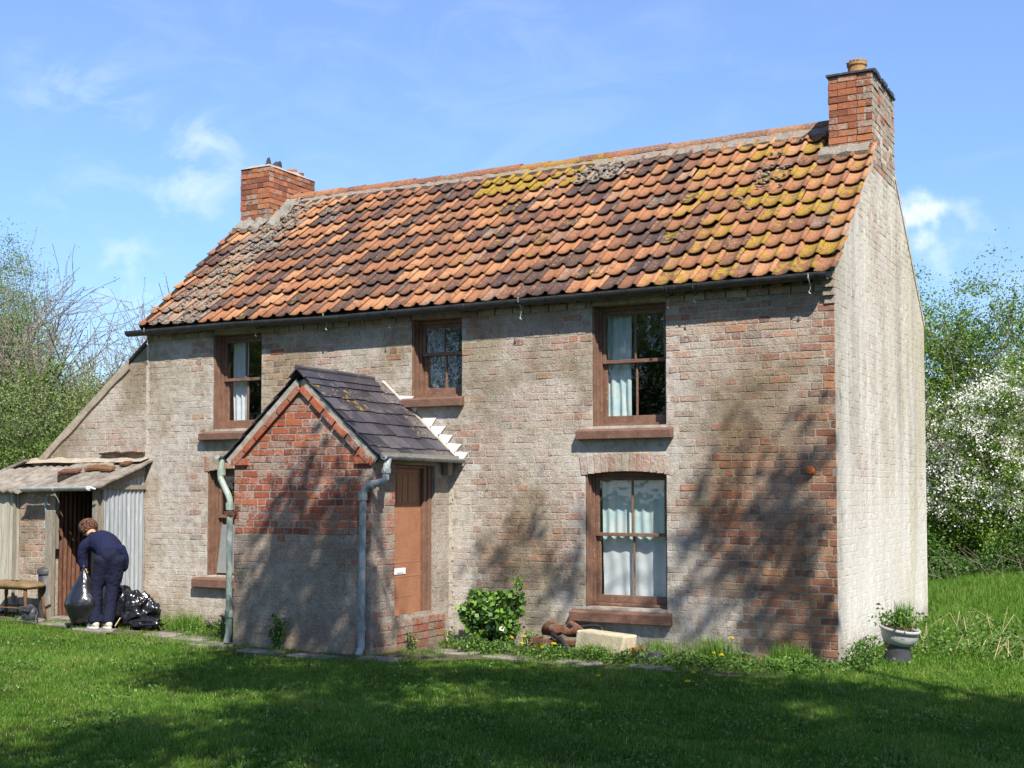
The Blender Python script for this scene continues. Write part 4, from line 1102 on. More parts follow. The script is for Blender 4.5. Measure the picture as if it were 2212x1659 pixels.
# mortar and stepped white flashing where the porch roof meets the wall
fl = MB()
dR = Vector((1, 0, -psl)).normalized(); nR = Vector((psl, 0, 1)).normalized()
b0 = Vector((pc, 0, PR))
L1 = ((PX1 - PX0) / 2 + .17) / dR.x
v = []
for i in range(13):
    u = L1 * i / 12; c = b0 + dR * u + nR * .02; v += [(c.x, -.055 + .02 * noise.noise(Vector((u * 5, 1, 1))), c.z), (c.x, -.012, c.z + .02)]
fl.add(v, [(i * 2, i * 2 + 2, i * 2 + 3, i * 2 + 1) for i in range(12)])
fl.build('flashing_fillet', M_MORTAR, porch)
wf = MB(); nst = 8
for i in range(nst):
    if i == 2: continue
    u0 = L1 * (.20 + .80 * i / nst); u1 = L1 * (.20 + .80 * (i + 1) / nst); A = b0 + dR * u0; B = b0 + dR * u1
    zt_ = A.z + .045 + rng.uniform(-.01, .01)
    xt = B.x + .12 + rng.uniform(-.02, .02) if i < nst - 1 else B.x + .10
    wf.prism([(A.x, -.014, A.z), (B.x, -.014, B.z), (xt, -.014, zt_ - rng.uniform(0, .02)), (A.x + .02, -.014, zt_)], (0, -.006, 0))
wf.build('flashing', M_WHITE, porch)
# porch gutter, bracket post and fascia
pg = MB(); gx_ = PX1 + 0.20; gzz = 2.16
halfround(pg, (gx_, PY - .06, gzz), (gx_, -.03, gzz - .005), .05)
pg.build('porch_gutter', M_PIPE, porch)
fa = MB(); fa.box(PX1 + .01, PX1 + .145, PY + .02, -.02, PE - .045, PE - .028); fa.box(PX1 + .12, PX1 + .145, PY + .0, -.02, PE - .03, PE + .02)
fa.box(PX1 + .022, PX1 + .10, -.20, -.10, PE - .21, PE - .05)
fa.build('soffit', M_WOOD, porch)
# door
dx = PX1 - .115
dr = MB()
dr.box(dx - .04, dx, -1.125, -.475, .375, 2.03)
dr.box(dx - .004, dx + .010, -1.125, -.475, 0.375, 1.62)
for y in (-1.04, -.92, -.80, -.68): dr.box(dx - .003, dx + .006, y - .055, y + .048, 1.64, 1.97)
dr.box(dx + .001, dx + .009, -1.125, -.475, 1.98, 2.028)
for (a, b, c) in ((-1.12, -.50, .96), (-1.12, -.50, .80), (-1.05, -.62, .58)): dr.box(dx + .008, dx + .0125, a, b, c, c + .012)
dr.build('door', M_DOOR, porch, bevel=.003)
df = MB(); df.box(dx - .05, dx + .05, -1.178, -1.127, .372, 2.068); df.box(dx - .05, dx + .05, -.473, -.333, .372, 2.068); df.box(dx - .05, dx + .048, -1.127, -.473, 2.032, 2.067)
df.box(dx + .05, dx + .072, -.40, -.334, .375, 2.066)
df.build('door_frame', M_PAINT, porch, bevel=.004)
lp = MB(); lp.box(dx + .010, dx + .018, -1.03, -.80, .835, .905); lp.box(dx + .018, dx + .024, -.985, -.85, .852, .888)
lp.build('letter_plate', M_WHITE, porch, bevel=.003)
# downpipes
def downpipe(pts, r0, collars, mat, label):
    m = MB(); m.tube(pts, r0, 12)
    for (p, d, ln) in collars:
        p = Vector(p); d = Vector(d).normalized(); m.tube([p - d * ln / 2, p + d * ln / 2], r0 * 1.32, 12)
    o = m.build('downpipe', mat, cottage, smooth=False); tag(o, label); return o
yy = PY - .075
dp1 = downpipe([(gx_, PY + .02, 2.13), (gx_, PY - .02, 2.0), (gx_, PY - .03, 1.90), (gx_ - .02, PY - .05, 1.875), (gx_ - .19, yy, 1.83), (gx_ - .225, yy, 1.80), (-4.66, yy, 1.74), (-4.665, yy, .95), (-4.67, yy, .10), (-4.67, yy - .06, .02)], .038,
     [((gx_, PY - .02, 1.99), (0, 0, 1), .05), ((-4.662, yy, 1.72), (0, 0, 1), .09), ((-4.669, yy, .32), (0, 0, 1), .08), ((gx_ - .15, yy + .008, 1.84), (1, 0, .25), .05)], M_PIPE, 'grey downpipe at the right corner of the porch')
xl = PX0 - .17
dp2 = downpipe([(xl, PY - .02, 2.17), (xl, PY - .04, 1.95), (xl + .01, PY - .05, 1.91), (PX0 - .02, yy, 1.72), (PX0 + .0, yy, 1.66), (PX0 + .0, yy, .16), (PX0 - .01, yy - .03, .05)], .036,
     [((xl, PY - .03, 1.99), (0, 0, 1), .07), ((PX0, yy, 1.60), (0, 0, 1), .08), ((PX0, yy, .38), (0, 0, 1), .08)], M_PIPEG, 'green grey downpipe at the left corner of the porch')
clp = MB(); clp.box(PX0 - .045, PX0 + .05, yy - .045, PY, 1.50, 1.545); clp.build('pipe_clip', M_RUST, dp2)
hp = MB(); halfround(hp, (xl - .01, PY - .10, 2.19), (xl - .01, -.03, 2.2), .05); hp.build('porch_gutter', M_PIPE, porch)

#@@PART2
# ------------------------------------------------------------------ corrugated outhouse in front of the lean-to
out = thing('outhouse', 'ramshackle corrugated iron outhouse with patched sheet roof against the lean-to', 'outhouse')
def corrugated(mb, fr_, u0, u1, v0f, v1f, pitch=0.076, amp=0.010, nv=6, th=0.002):
    n = int(abs(u1 - u0) / pitch * 6) + 1; v = []
    for i in range(n + 1):
        u = u0 + (u1 - u0) * i / n; a, b = v0f(u), v1f(u)
        for j in range(nv + 1): v.append(fr_(u, a + (b - a) * j / nv, amp * math.sin(2 * math.pi * u / pitch) + .004 * noise.noise(Vector((u * 2, j * .4, 1)))))
    mb.add(v, [(i * (nv + 1) + j, (i + 1) * (nv + 1) + j, (i + 1) * (nv + 1) + j + 1, i * (nv + 1) + j + 1) for i in range(n) for j in range(nv)])
OX, OL, OY = -9.47, -10.32, -0.86
G0 = 0.06
c1 = MB(); corrugated(c1, lambda u, v, n: (OX + n, u, v), -0.76, -0.01, lambda u: G0 - .05, lambda u: 2.07 + u * .37 + .008 * math.sin(u * 82))
c1.build('side_panel', M_GALV, out, smooth=True)
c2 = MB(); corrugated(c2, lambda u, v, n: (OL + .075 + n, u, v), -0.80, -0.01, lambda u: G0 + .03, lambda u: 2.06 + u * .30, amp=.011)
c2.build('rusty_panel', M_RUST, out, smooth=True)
p1 = MB(); p1.box(OL + .035, OL + .155, OY - .14, OY - .06, G0 - .1, 1.52); p1.box(OL + .04, OL + .13, OY - .06, OY + .02, 1.0, 1.80)
p1.obox((OL + .12, OY - .155, .32), (.045, 0, .02), (0, .012, 0), (-.02, 0, .06))
p1.build('post', M_WOOD, out, bevel=.006)
p2 = MB(); p2.box(OX - .085, OX - .005, OY - .01, OY + .09, G0 - .1, 1.80); p2.box(OX - .004, OX + .03, -.80, -.77, 1.0, 1.78); p2.build('post', M_WOOD, out, bevel=.005)
p3 = MB(); p3.box(OL - .05, OX, OY, OY + .05, 1.77, 1.84); p3.box(OX - .02, OX + .03, OY + .02, -.02, 1.80, 1.86)
p3.add([(OX - .012, OY + .05, 1.78), (OX - .012, -.01, 2.0), (OX - .012, -.01, 2.16), (OX - .012, OY + .05, 1.86), (OX + .016, OY + .05, 1.78), (OX + .016, -.01, 2.0), (OX + .016, -.01, 2.16), (OX + .016, OY + .05, 1.86)],
       [(0, 1, 2, 3), (7, 6, 5, 4), (0, 4, 5, 1), (1, 5, 6, 2), (2, 6, 7, 3), (3, 7, 4, 0)])
p3.build('roof_beam', M_WOOD, out)
pm = MB()
holed(pm, (0, OY + .02, 0), (1, 0, 0), (0, -1, 0), -10.95, OL + .04, 0, 1.80, [], expo_lean, back=False)
lay(pm, (0, OY + .02, 0), (1, 0, 0), lambda z: [(-10.945, OL + .035)], 0, 1.78, [], expo_lean, out=(0, -1, 0), seed=71)
pm.quad((OL + .04, OY + .02, 0), (OL + .04, -.01, 0), (OL + .04, -.01, 1.8), (OL + .04, OY + .02, 1.8), (.2, .5, 0, 0))
pm.build('brick_pier', M_WALL, out)
dl_ = MB(); dl_.box(OL + .045, OL + .07, OY + .05, -.012, 1.15, 2.0); dl_.box(OL + .08, OX - .01, -.05, -.012, 0.1, 2.1); dl_.build('shade_sheets', M_DARK, out)  # dark sheets added inside the opening, standing in for shade under the roof
def osl(x, y): return 2.205 + (y) * 0.385 + .012 * noise.noise(Vector((x * 2, y * 2, 4)))
orf = MB(); nx_, ny_ = 70, 12; v = []
x0o, x1o = -12.1, -9.33
for i in range(nx_ + 1):
    x = x0o + (x1o - x0o) * i / nx_
    fy = -.97 + .035 * noise.noise(Vector((x * 5, 0, 9)))
    for j in range(ny_ + 1):
        y = fy + (-.004 - fy) * j / ny_
        xx = x + (0.03 * noise.noise(Vector((y * 6, 3, 1))) if i in (0, nx_) else 0)
        v.append((xx, y, osl(x, y) + .014 * math.sin(2 * math.pi * x / .15) * (1 if x < -10.75 else .25) - (0.05 if x < -10.75 else 0)))
N1 = len(v); v += [(a, b, c - .022) for (a, b, c) in v]
F = [(i * (ny_ + 1) + j, (i + 1) * (ny_ + 1) + j, (i + 1) * (ny_ + 1) + j + 1, i * (ny_ + 1) + j + 1) for i in range(nx_) for j in range(ny_)]
F += [tuple(k + N1 for k in f[::-1]) for f in F]
F += [(i * (ny_ + 1), i * (ny_ + 1) + N1, (i + 1) * (ny_ + 1) + N1, (i + 1) * (ny_ + 1)) for i in range(nx_)]
F += [(nx_ * (ny_ + 1) + j, nx_ * (ny_ + 1) + j + N1, nx_ * (ny_ + 1) + j + 1 + N1, nx_ * (ny_ + 1) + j + 1) for j in range(ny_)]
orf.add(v, F); orf.build('roof', M_SHEET, out)
of = MB(); v = []
for i in range(41):
    x = -11.74 + (-9.40 + 11.74) * i / 40; k = noise.noise(Vector((x * 4, 1, 1)))
    v += [(x, -.10 - .06 * k - (.08 if x > -9.9 else 0), osl(x, -.10) + .012), (x, -.035, osl(x, 0) + .02 + .02 * k), (x, -.008, osl(x, 0) + .045 + .04 * k)]
of.add(v, [(i * 3 + j, (i + 1) * 3 + j, (i + 1) * 3 + j + 1, i * 3 + j + 1) for i in range(40) for j in range(2)]); of.build('mortar_flashing', M_CEMENT, out)
og = MB(); halfround(og, (-10.66, -1.05, 1.825), (-9.43, -1.05, 1.84), .058); halfround(og, (-10.1, -1.05, 1.832), (-10.04, -1.05, 1.833), .064)
og.tube([(-9.46, -1.05, 1.835), (-9.36, -1.0, 1.80)], .012, 6)
og.build('gutter', M_GALVP, out)
st = MB(); st.box(OL + .08, OX - .1, OY - .12, OY + .12, G0 - .1, G0 + .045); st.build('threshold', M_STONE, out, bevel=.01)
sf = MB(); sf.box(OL + .01, OL + .16, OY + .0, OY + .035, 1.245, 1.275); sf.build('shelf', M_SHELF, out); sf = MB(); sf.box(OL + .1, OX - .1, -.32, -.06, 1.17, 1.20); sf.build('shelf', M_SHELF, out)
# old bricks and a plank lying on the sheet roof
def onroof(x, y, h): return (x, y, osl(x, y) + h)
for k, (x, y, L, a, w, lab) in enumerate(((-10.38, -.50, .17, .05, .032, 'long reddish beam end lying on the outhouse roof'), (-10.02, -.38, .15, .10, .036, 'mossy block lying right of the red beam on the outhouse roof'),
                                   (-9.74, -.44, .11, -.1, .036, 'lichened brick lying at the right on the outhouse roof'), (-9.62, -.22, .07, .0, .03, 'small red brick fragment high on the outhouse roof'))):
    m = MB(); U = Vector((math.cos(a), math.sin(a), .385 * math.sin(a))); V = Vector((-math.sin(a), math.cos(a), .385 * math.cos(a)))
    m.obox(onroof(x, y, w * .6 + .02), U * L, V * .055, Vector((0, -.2, 1)).normalized() * w * .6)
    tag(m.build('loose_brick', M_RUST if k in (0, 3) else M_SHELF, None, bevel=.008), lab, 'brick', 'bricks lying on the outhouse roof')
# slates stuck higher, at the junction
m = MB()
for k in range(5): m.obox((-10.2 + k * .16, -.03, 2.30 + .012 * (k % 2)), (.09, 0, .004), (0, .035, 0), (0, -.006, .012))
tag(m.build('ledge', M_SHELF, None), 'row of dark broken slates projecting from the lean-to wall above the outhouse roof', 'ledge')

# boarded shed at the far left
shed = thing('shed', 'silvered board shed with a sagging roof at the left edge', 'shed')
sb = MB(); x = -12.9; SY = -.84
while x < -10.97:
    w = rng.uniform(.10, .15); w = min(w, -10.955 - x); t = rng.uniform(-.006, .006)
    sb.box(x, x + w - .006, SY - .025 + t, SY + t, 0.14 + rng.uniform(-.03, .03), 1.77); x += w
sb.build('boards', M_PLANK, shed)
sr = MB()
sr.prism([(-12.95, -.15, 1.78), (LX + .05, -.15, 2.20), (LX + .05, -.15, 2.235), (-12.95, -.15, 1.825)], (0, 1.7, 0)); sr.build('roof', M_SHEET, shed)
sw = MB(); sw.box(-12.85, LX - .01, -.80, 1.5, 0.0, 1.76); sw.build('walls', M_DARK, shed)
sv_ = MB(); sv_.box(-11.03, -10.985, -.895, -.866, .25, 1.74); sv_.build('frame', M_WOOD, shed)

# rope, dustbin, stool, bag
m = MB(); pts = [(-10.345 + .008 * math.sin(k * 1.3), -.93 + .006 * math.cos(k), 1.72 - k * .045) for k in range(21)]
for s_ in (0, math.pi): m.tube([(p[0] + .009 * math.cos(k * 1.4 + s_), p[1] + .009 * math.sin(k * 1.4 + s_), p[2]) for k, p in enumerate(pts)], .007, 5)
tag(m.build('rope', M_ROPE, None, smooth=True), 'twisted pale blue rope hanging down beside the left outhouse post', 'rope')
bin_ = thing('dustbin', 'narrow black plastic bin tucked behind the left outhouse post', 'dustbin')
m = MB(); m.lathe((-10.30, -.955, .05), [(0, 0), (.075, 0), (.082, .05), (.098, .66), (.094, .66), (0, .64)], 24, ribs=12, ribamp=.012); m.build('body', M_URNB, bin_, smooth=True)
m = MB(); m.lathe((-10.30, -.955, .72), [(.112, -.05), (.116, .0), (.095, .03), (.03, .05), (0, .05)], 24); m.build('lid', M_URNB, bin_, smooth=True)
stool = thing('stool', 'old oblong stool with a worn brown pad on turned legs', 'stool')
cx_, cy_ = -10.62, -1.17
m = MB(); v = []; nu, nv_ = 22, 8
for j in range(nv_ + 1):
    ph = math.pi * (j / nv_ - .5)
    for i in range(nu):
        g = 2 * math.pi * i / nu; cxx = math.copysign(abs(math.cos(g)) ** .55, math.cos(g)); syy = math.copysign(abs(math.sin(g)) ** .6, math.sin(g))
        rr = max(.02, math.cos(ph)) ** .45; v.append((cx_ + .46 * cxx * rr, cy_ + .20 * syy * rr, .53 + .055 * math.sin(ph) + .02 * noise.noise(Vector((cxx * 2, syy, 1)))))
m.add(v, [(j * nu + i, j * nu + (i + 1) % nu, (j + 1) * nu + (i + 1) % nu, (j + 1) * nu + i) for j in range(nv_) for i in range(nu)])
m.build('seat', M_CUSH, stool, smooth=True)
for sx in (-1, 1):
    for sy in (-1, 1):
        m = MB(); m.tube([(cx_ + sx * .32, cy_ + sy * .12, .52), (cx_ + sx * .335, cy_ + sy * .13, .40), (cx_ + sx * .35, cy_ + sy * .14, .34), (cx_ + sx * .36, cy_ + sy * .15, .22), (cx_ + sx * .39, cy_ + sy * .17, .07)], [.020, .026, .017, .026, .016], 8)
        m.build('leg', M_SHELF, stool, smooth=True)
m = MB(); m.tube([(cx_ - .36, cy_ - .15, .24), (cx_ + .36, cy_ - .15, .24)], .012, 6); m.tube([(cx_ - .36, cy_ + .15, .24), (cx_ + .36, cy_ + .15, .24)], .012, 6); m.build('stretcher', M_SHELF, stool)

def blob(mb, c, rad, seed, amp=.25, freq=1.6, nu=40, nv=26, shape=None, ridge=True):
    v = []
    for j in range(nv + 1):
        ph = math.pi * (j / nv - .5)
        for i in range(nu):
            g = 2 * math.pi * i / nu; d = Vector((math.cos(g) * math.cos(ph), math.sin(g) * math.cos(ph), math.sin(ph)))
            n_ = noise.noise(d * freq + Vector((seed * 3.1, 0, 0))); n3 = noise.noise(d * freq * 2.7 + Vector((0, seed, 0)))
            k = 1 + amp * ((1 - 2 * abs(n_)) if ridge else n_) + amp * .45 * (1 - 2 * abs(n3)) - amp * .5
            p = Vector((d.x * rad[0] * k, d.y * rad[1] * k, d.z * rad[2] * k))
            if shape: p = shape(p)
            v.append((c[0] + p.x, c[1] + p.y, c[2] + p.z))
    mb.add(v, [(j * nu + i, j * nu + (i + 1) % nu, (j + 1) * nu + (i + 1) % nu, (j + 1) * nu + i) for j in range(nv) for i in range(nu)])
hb = thing('handbag', 'small black shoulder bag lying on the grass by the stool', 'bag')
m = MB(); blob(m, (-10.20, -1.30, .17), (.12, .08, .12), 5, .12); m.build('body', M_URNB, hb, smooth=True)
m = MB(); m.box(-10.29, -10.11, -1.40, -1.28, .21, .275); m.box(-10.24, -10.17, -1.408, -1.395, .215, .24); m.build('flap', M_URNB, hb, bevel=.02)
m = MB(); m.tube([(-10.11, -1.30, .24), (-10.02, -1.33, .20), (-10.0, -1.38, .10), (-10.08, -1.42, .08), (-10.16, -1.44, .09), (-10.30, -1.42, .08), (-10.38, -1.38, .10), (-10.29, -1.33, .2)], .009, 6); m.build('strap', M_URNB, hb)

# ------------------------------------------------------------------ the person
PB = Vector((-8.92, -1.30, 0.06)); AW = Vector((-.716, .698, 0)); RT = Vector((.698, .716, 0))
def pp(dx, up, dep): return tuple(PB + RT * dx + AW * dep + Vector((0, 0, up)))
def skin(name, pts, edges, mat, parent, root=0, sub=2):
    me = bpy.data.meshes.new(name); me.from_pydata([p[0] for p in pts], edges, []); me.materials.append(mat)
    o = bpy.data.objects.new(name, me); COL.objects.link(o); o.parent = parent
    mo = o.modifiers.new('skin', 'SKIN'); mo.use_smooth_shade = True
    if not me.skin_vertices: me.skin_vertices.new()
    for i, p in enumerate(pts):
        r_ = p[1]; me.skin_vertices[0].data[i].radius = (r_, r_) if isinstance(r_, (int, float)) else r_
        me.skin_vertices[0].data[i].use_root = (i == root)
    ms = o.modifiers.new('sub', 'SUBSURF'); ms.levels = sub; ms.render_levels = sub
    return o
J = dict(pel=pp(.09, .88, .03), wst=pp(.07, 1.02, .13), chs=pp(-.02, 1.07, .32), nck=pp(-.12, 1.15, .46), hd0=pp(-.145, 1.18, .50), hd=pp(-.175, 1.235, .56),
         hL=pp(0.00, .84, .05), kL=pp(-.06, .47, .06), aL=pp(-.075, .10, .0), tL=pp(-.14, .035, .13), hR=pp(.19, .84, .03), kR=pp(.13, .47, .03), aR=pp(.085, .10, -.04), tR=pp(.03, .035, .12),
         sL=pp(-.20, 1.03, .36), eL=pp(-.235, .84, .40), wL=pp(-.20, .66, .36), sR=pp(.13, 1.04, .48), eR=pp(.17, .80, .52), wR=pp(.02, .66, .46))
person = thing('person', 'person in navy jumper and dark trousers bending over a black sack', 'person')
def fused(name, mat, parent, parts, voxel=.014, smooth=6):
    """tapered limbs and lofts melted into one continuous skin"""
    m = MB()
    for (pts, rs, flat) in parts:
        # round-ended tube with elliptic section: flat = (axis, factor)
        pts = [Vector(p) for p in pts]; P2, R2 = [], []
        n = len(pts)
        for i in range((n - 1) * 6 + 1):                     # smooth interpolation of the skeleton
            t = i / 6; k = min(int(t), n - 2); u = t - k
            p0, p1, p2, p3 = pts[max(k - 1, 0)], pts[k], pts[k + 1], pts[min(k + 2, n - 1)]
            P2.append(.5 * ((2 * p1) + (p2 - p0) * u + (2 * p0 - 5 * p1 + 4 * p2 - p3) * u * u + (3 * p1 - p0 - 3 * p2 + p3) * u ** 3))
            uu = u * u * (3 - 2 * u); R2.append(rs[k] * (1 - uu) + rs[k + 1] * uu)
        a = (P2[0] - P2[1]).normalized(); b = (P2[-1] - P2[-2]).normalized(); A, B = P2[0], P2[-1]; ra, rb_ = R2[0], R2[-1]
        P2 = [A + a * ra * .55, A + a * ra * .42, A + a * ra * .2] + P2 + [B + b * rb_ * .2, B + b * rb_ * .42, B + b * rb_ * .55]
        R2 = [ra * .12, ra * .6, ra * .9] + R2 + [rb_ * .9, rb_ * .6, rb_ * .12]
        o = len(m.v); m.tube(P2, R2, 18)
        if flat:
            ax, f = Vector(flat[0]).normalized(), flat[1]
            for q in range(o, len(m.v)):
                i_ = (q - o) // 18; c = P2[min(i_, len(P2) - 1)]; d = Vector(m.v[q]) - c; m.v[q] = tuple(c + d + ax * d.dot(ax) * (f - 1))
    o = m.build(name, mat, parent, smooth=True)
    r_ = o.modifiers.new('remesh', 'REMESH'); r_.mode = 'VOXEL'; r_.voxel_size = voxel; r_.use_smooth_shade = True
    if smooth: q = o.modifiers.new('smooth', 'SMOOTH'); q.iterations = smooth; q.factor = .5
    return o
def hand_parts(w, side, down):
    w = Vector(w); d = Vector(down).normalized(); sd = Vector(side).normalized(); pn = d.cross(sd).normalized(); ps = []
    ps.append(([w - d * .01, w + d * .05, w + d * .09], [.022, .034, .036], (pn, .5)))
    for k in range(4):
        o_ = (k - 1.5) * .0185; L = (.038, .045, .042, .032)[k]; a = w + d * .088 + sd * o_
        ps.append(([a, a + d * L * .6 + pn * .006, a + d * L + pn * .018, a + d * L * .95 + pn * .038], [.0095, .009, .0085, .0075], None))
    a = w + d * .035 - sd * .026
    ps.append(([a, a + d * .025 - sd * .018 + pn * .012, a + d * .05 - sd * .016 + pn * .03], [.013, .0115, .0095], None))
    return ps
fused('body', M_SKIN, person, [
    ([J['pel'], J['wst'], J['chs'], J['nck']], [.13, .12, .13, .06], None), ([J['nck'], J['hd0'], J['hd']], [.058, .062, .085], None),
    ([J['hd'], pp(-.185, 1.20, .60)], [.098, .088], (RT, .86)),
    ([J['hL'], J['kL'], J['aL'], (Vector(J['aL']) + Vector(J['tL'])) / 2, J['tL']], [.09, .06, .042, .045, .032], None),
    ([J['hR'], J['kR'], J['aR'], (Vector(J['aR']) + Vector(J['tR'])) / 2, J['tR']], [.09, .06, .042, .045, .032], None),
    ([pp(-.10, 1.08, .40), J['sL'], J['eL'], J['wL']], [.06, .05, .042, .027], None), ([pp(.05, 1.06, .42), J['sR'], J['eR'], J['wR']], [.06, .05, .042, .027], None)]
    + hand_parts(J['wL'], RT, (.05, .05, -1)) + hand_parts(J['wR'], -RT, (-.1, 0, -1)), .0075, 2)
fused('jumper', M_JUMPER, person, [
    ([pp(.10, .91, .02), pp(.085, .97, .10), pp(.045, 1.03, .20), pp(-.02, 1.06, .32), pp(-.085, 1.08, .40)], [.155, .150, .162, .160, .12], (RT, 1.06)),
    ([pp(-.085, 1.09, .38), pp(-.12, 1.14, .45)], [.10, .070], None),
    ([pp(-.10, 1.05, .33), pp(-.185, 1.02, .36), pp(-.228, .94, .38), J['eL'], pp(-.215, .735, .38)], [.10, .088, .074, .066, .052], None),
    ([pp(.10, 1.05, .38), pp(.165, 1.00, .44), J['eR'], pp(.07, .71, .48)], [.10, .085, .064, .05], None),
    ([pp(.21, .99, .04), pp(.265, .88, .05), pp(.275, .76, .07), pp(.262, .70, .08)], [.075, .062, .052, .028], None)], .015, 5)
fused('trousers', M_TROUSER, person, [
    ([pp(.045, .90, .03), pp(.15, .90, .02)], [.142, .138], None),
    ([pp(.02, .86, .02), pp(-.015, .66, .05), J['kL'], pp(-.07, .24, .03), pp(-.075, .075, .0)], [.122, .098, .077, .073, .077], None),
    ([pp(.175, .86, .0), pp(.165, .66, .02), J['kR'], pp(.105, .24, .0), pp(.085, .075, -.035)], [.122, .098, .077, .073, .079], None)], .013, 4)
for (a, t) in ((Vector(J['aL']), Vector(J['tL'])), (Vector(J['aR']), Vector(J['tR']))):
    d = (t - a); d.z = 0; d.normalize(); b = Vector((a.x, a.y, 0.105))
    sh_ = fused('shoe', M_SHOE, person, [([b - d * .055, b + d * .02 + Vector((0, 0, .006)), b + d * .12 - Vector((0, 0, .008)), b + d * .175 - Vector((0, 0, .014))], [.040, .046, .042, .030], None)], .009, 2)
    so = MB(); sd = Vector((-d.y, d.x, 0)); n_ = 18; v = []
    for z in (.058, .078):
        for k in range(n_):
            g = 2 * math.pi * k / n_; p = b + d * (.06 + .15 * math.cos(g)) + sd * (.048 * math.sin(g)); v.append((p.x, p.y, z))
    so.add(v, [tuple(range(n_))[::-1], tuple(range(n_, 2 * n_))] + [(k, (k + 1) % n_, (k + 1) % n_ + n_, k + n_) for k in range(n_)]); so.build('sole', M_WHITE, sh_)
hv = Vector(J['hd']); hr = MB()
for k in range(900):                              # curls
    g = rng.uniform(0, 6.28); ph = math.asin(rng.uniform(-.7, 1)); d = Vector((math.cos(g) * math.cos(ph), math.sin(g) * math.cos(ph), math.sin(ph)))
    if d.dot(AW) > .5 and d.z < .25: continue
    c = hv + Vector((d.x * .105, d.y * .115, d.z * .108)) + Vector((0, 0, .015))
    clod(hr, c, rng.uniform(.008, .019), (rng.random(), 0, 0, 0), 5)
hr.build('hair', M_HAIR, person, smooth=True)
fdir = (AW * .8 - RT * .2 + Vector((0, 0, -.55))).normalized(); fup = Vector((0, 0, 1)) - fdir * fdir.z; fup.normalize()
fc = MB(); fc.lathe(hv + fdir * .085, [(.016, 0), (.013, .012), (0, .024)], 10, axis=fdir); fc.build('nose', M_SKIN, person, smooth=True)
for s_ in (-1, 1):
    er = MB(); er.lathe(hv + RT * s_ * .090 + Vector((0, 0, -.01)), [(.024, -.010), (.026, .004), (.014, .010), (0, .006)], 12, axis=RT * s_); er.build('ear', M_SKIN, person, smooth=True)
    ey = MB(); ey.lathe(hv + fdir * .088 + RT * s_ * .034 + fup * .022, [(.012, -.006), (.010, .004), (0, .007)], 10, axis=fdir); ey.build('eye', M_URNB, person, smooth=True)
mo_ = MB(); mo_.tube([hv + fdir * .094 - fup * .045 - RT * .022, hv + fdir * .100 - fup * .047, hv + fdir * .094 - fup * .045 + RT * .022], [.004, .006, .004], 6); mo_.build('mouth', M_RUST, person, smooth=True)
wt_ = MB(); wt_.lathe(Vector(J['wL']) + Vector((0, 0, .015)), [(.034, -.008), (.037, 0), (.034, .008)], 16, axis=(0.05, 0, 1)); wt_.build('wristwatch', M_STRAW, person)

# ------------------------------------------------------------------ sacks
held = MB()
def teardrop(p):
    t = (p.z + .36) / .72; k = 1.15 if t < .35 else max(.16, 1.15 - (t - .35) * 1.62)
    return Vector((p.x * k, p.y * k, p.z + .02))
hb_ = PB + RT * (-.215) + AW * .17
blob(held, (hb_.x, hb_.y, .43), (.225, .20, .37), 2, .10, 1.3, 44, 30, teardrop)
tag(held.build('rubbish_sack', M_BAG, None, smooth=True), 'shiny black sack held upright by the bending person', 'sack', 'black rubbish sacks')
s2_ = MB()
hb_ = PB + RT * .42 + AW * .10
def heap(p):
    return Vector((p.x + .22 * p.z * 1.0 * (.5), p.y, p.z * (1.0 if p.z > 0 else .55)))
blob(s2_, (hb_.x, hb_.y, .20), (.29, .22, .26), 7, .28, 1.7, 90, 56, heap)
tag(s2_.build('rubbish_sack', M_BAG, None, smooth=True), 'crumpled black sack heaped at the foot of the corrugated panel, nearest the wall corner', 'sack', 'black rubbish sacks')
s3_ = MB(); hb_ = PB + RT * .24 + AW * .36
blob(s3_, (hb_.x, hb_.y, .27), (.22, .2, .26), 12, .20, 1.9, 50, 34)
tag(s3_.build('rubbish_sack', M_BAG, None, smooth=True), 'rounder black sack half hidden behind the person\'s legs', 'sack', 'black rubbish sacks')
s4_ = MB(); hb_ = PB + RT * .50 + AW * -.12
blob(s4_, (hb_.x, hb_.y, .115), (.27, .12, .075), 15, .35, 2.0, 50, 24)
tag(s4_.build('rubbish_sack', M_BAG, None, smooth=True), 'flattened black sack lying in front of the heap', 'sack', 'black rubbish sacks')
m = MB(); a = PB + RT * .17 + AW * -.06; b = PB + RT * .42 + AW * .05
m.tube([(a.x, a.y, .08), (b.x, b.y, .48)], .007, 6); tag(m.build('stick', M_STRAW, None), 'thin pale stick leaning on the black sacks', 'stick')

# ------------------------------------------------------------------ things along the foot of the wall
m = MB(); v = []
m.prism([(-2.76, -.44, .02), (-2.12, -.66, .02), (-2.08, -.64, .255), (-2.74, -.42, .265)], (.08, .19, 0))
tag(m.build('stone_block', M_PALE, None, bevel=.02), 'pale cream stone block lying in the weeds under the lower right window', 'block')
m = MB(); m.prism([(-1.92, -.78, .0), (-1.63, -.83, .0), (-1.63, -.83, .135), (-1.92, -.78, .13)], (.03, .13, 0))
tag(m.build('dark_block', M_URNB, None, bevel=.015), 'small dark grey block between the pale stone block and the dandelions', 'block')
m = MB(); m.prism([(-2.02, -.60, .0), (-1.96, -.66, .0), (-1.96, -.66, .14), (-2.02, -.60, .14)], (.10, .06, 0))
tag(m.build('brick', M_RED, None, bevel=.006), 'broken orange brick behind the right end of the pale stone block', 'brick')
mtl = thing('tractor_seat', 'rusty pierced iron seat lying against the wall left of the pale block', 'seat')
m = MB(); cx0, cy0_, cz0 = -2.98, -.33, .23; v = []; n1_, n2_ = 18, 8
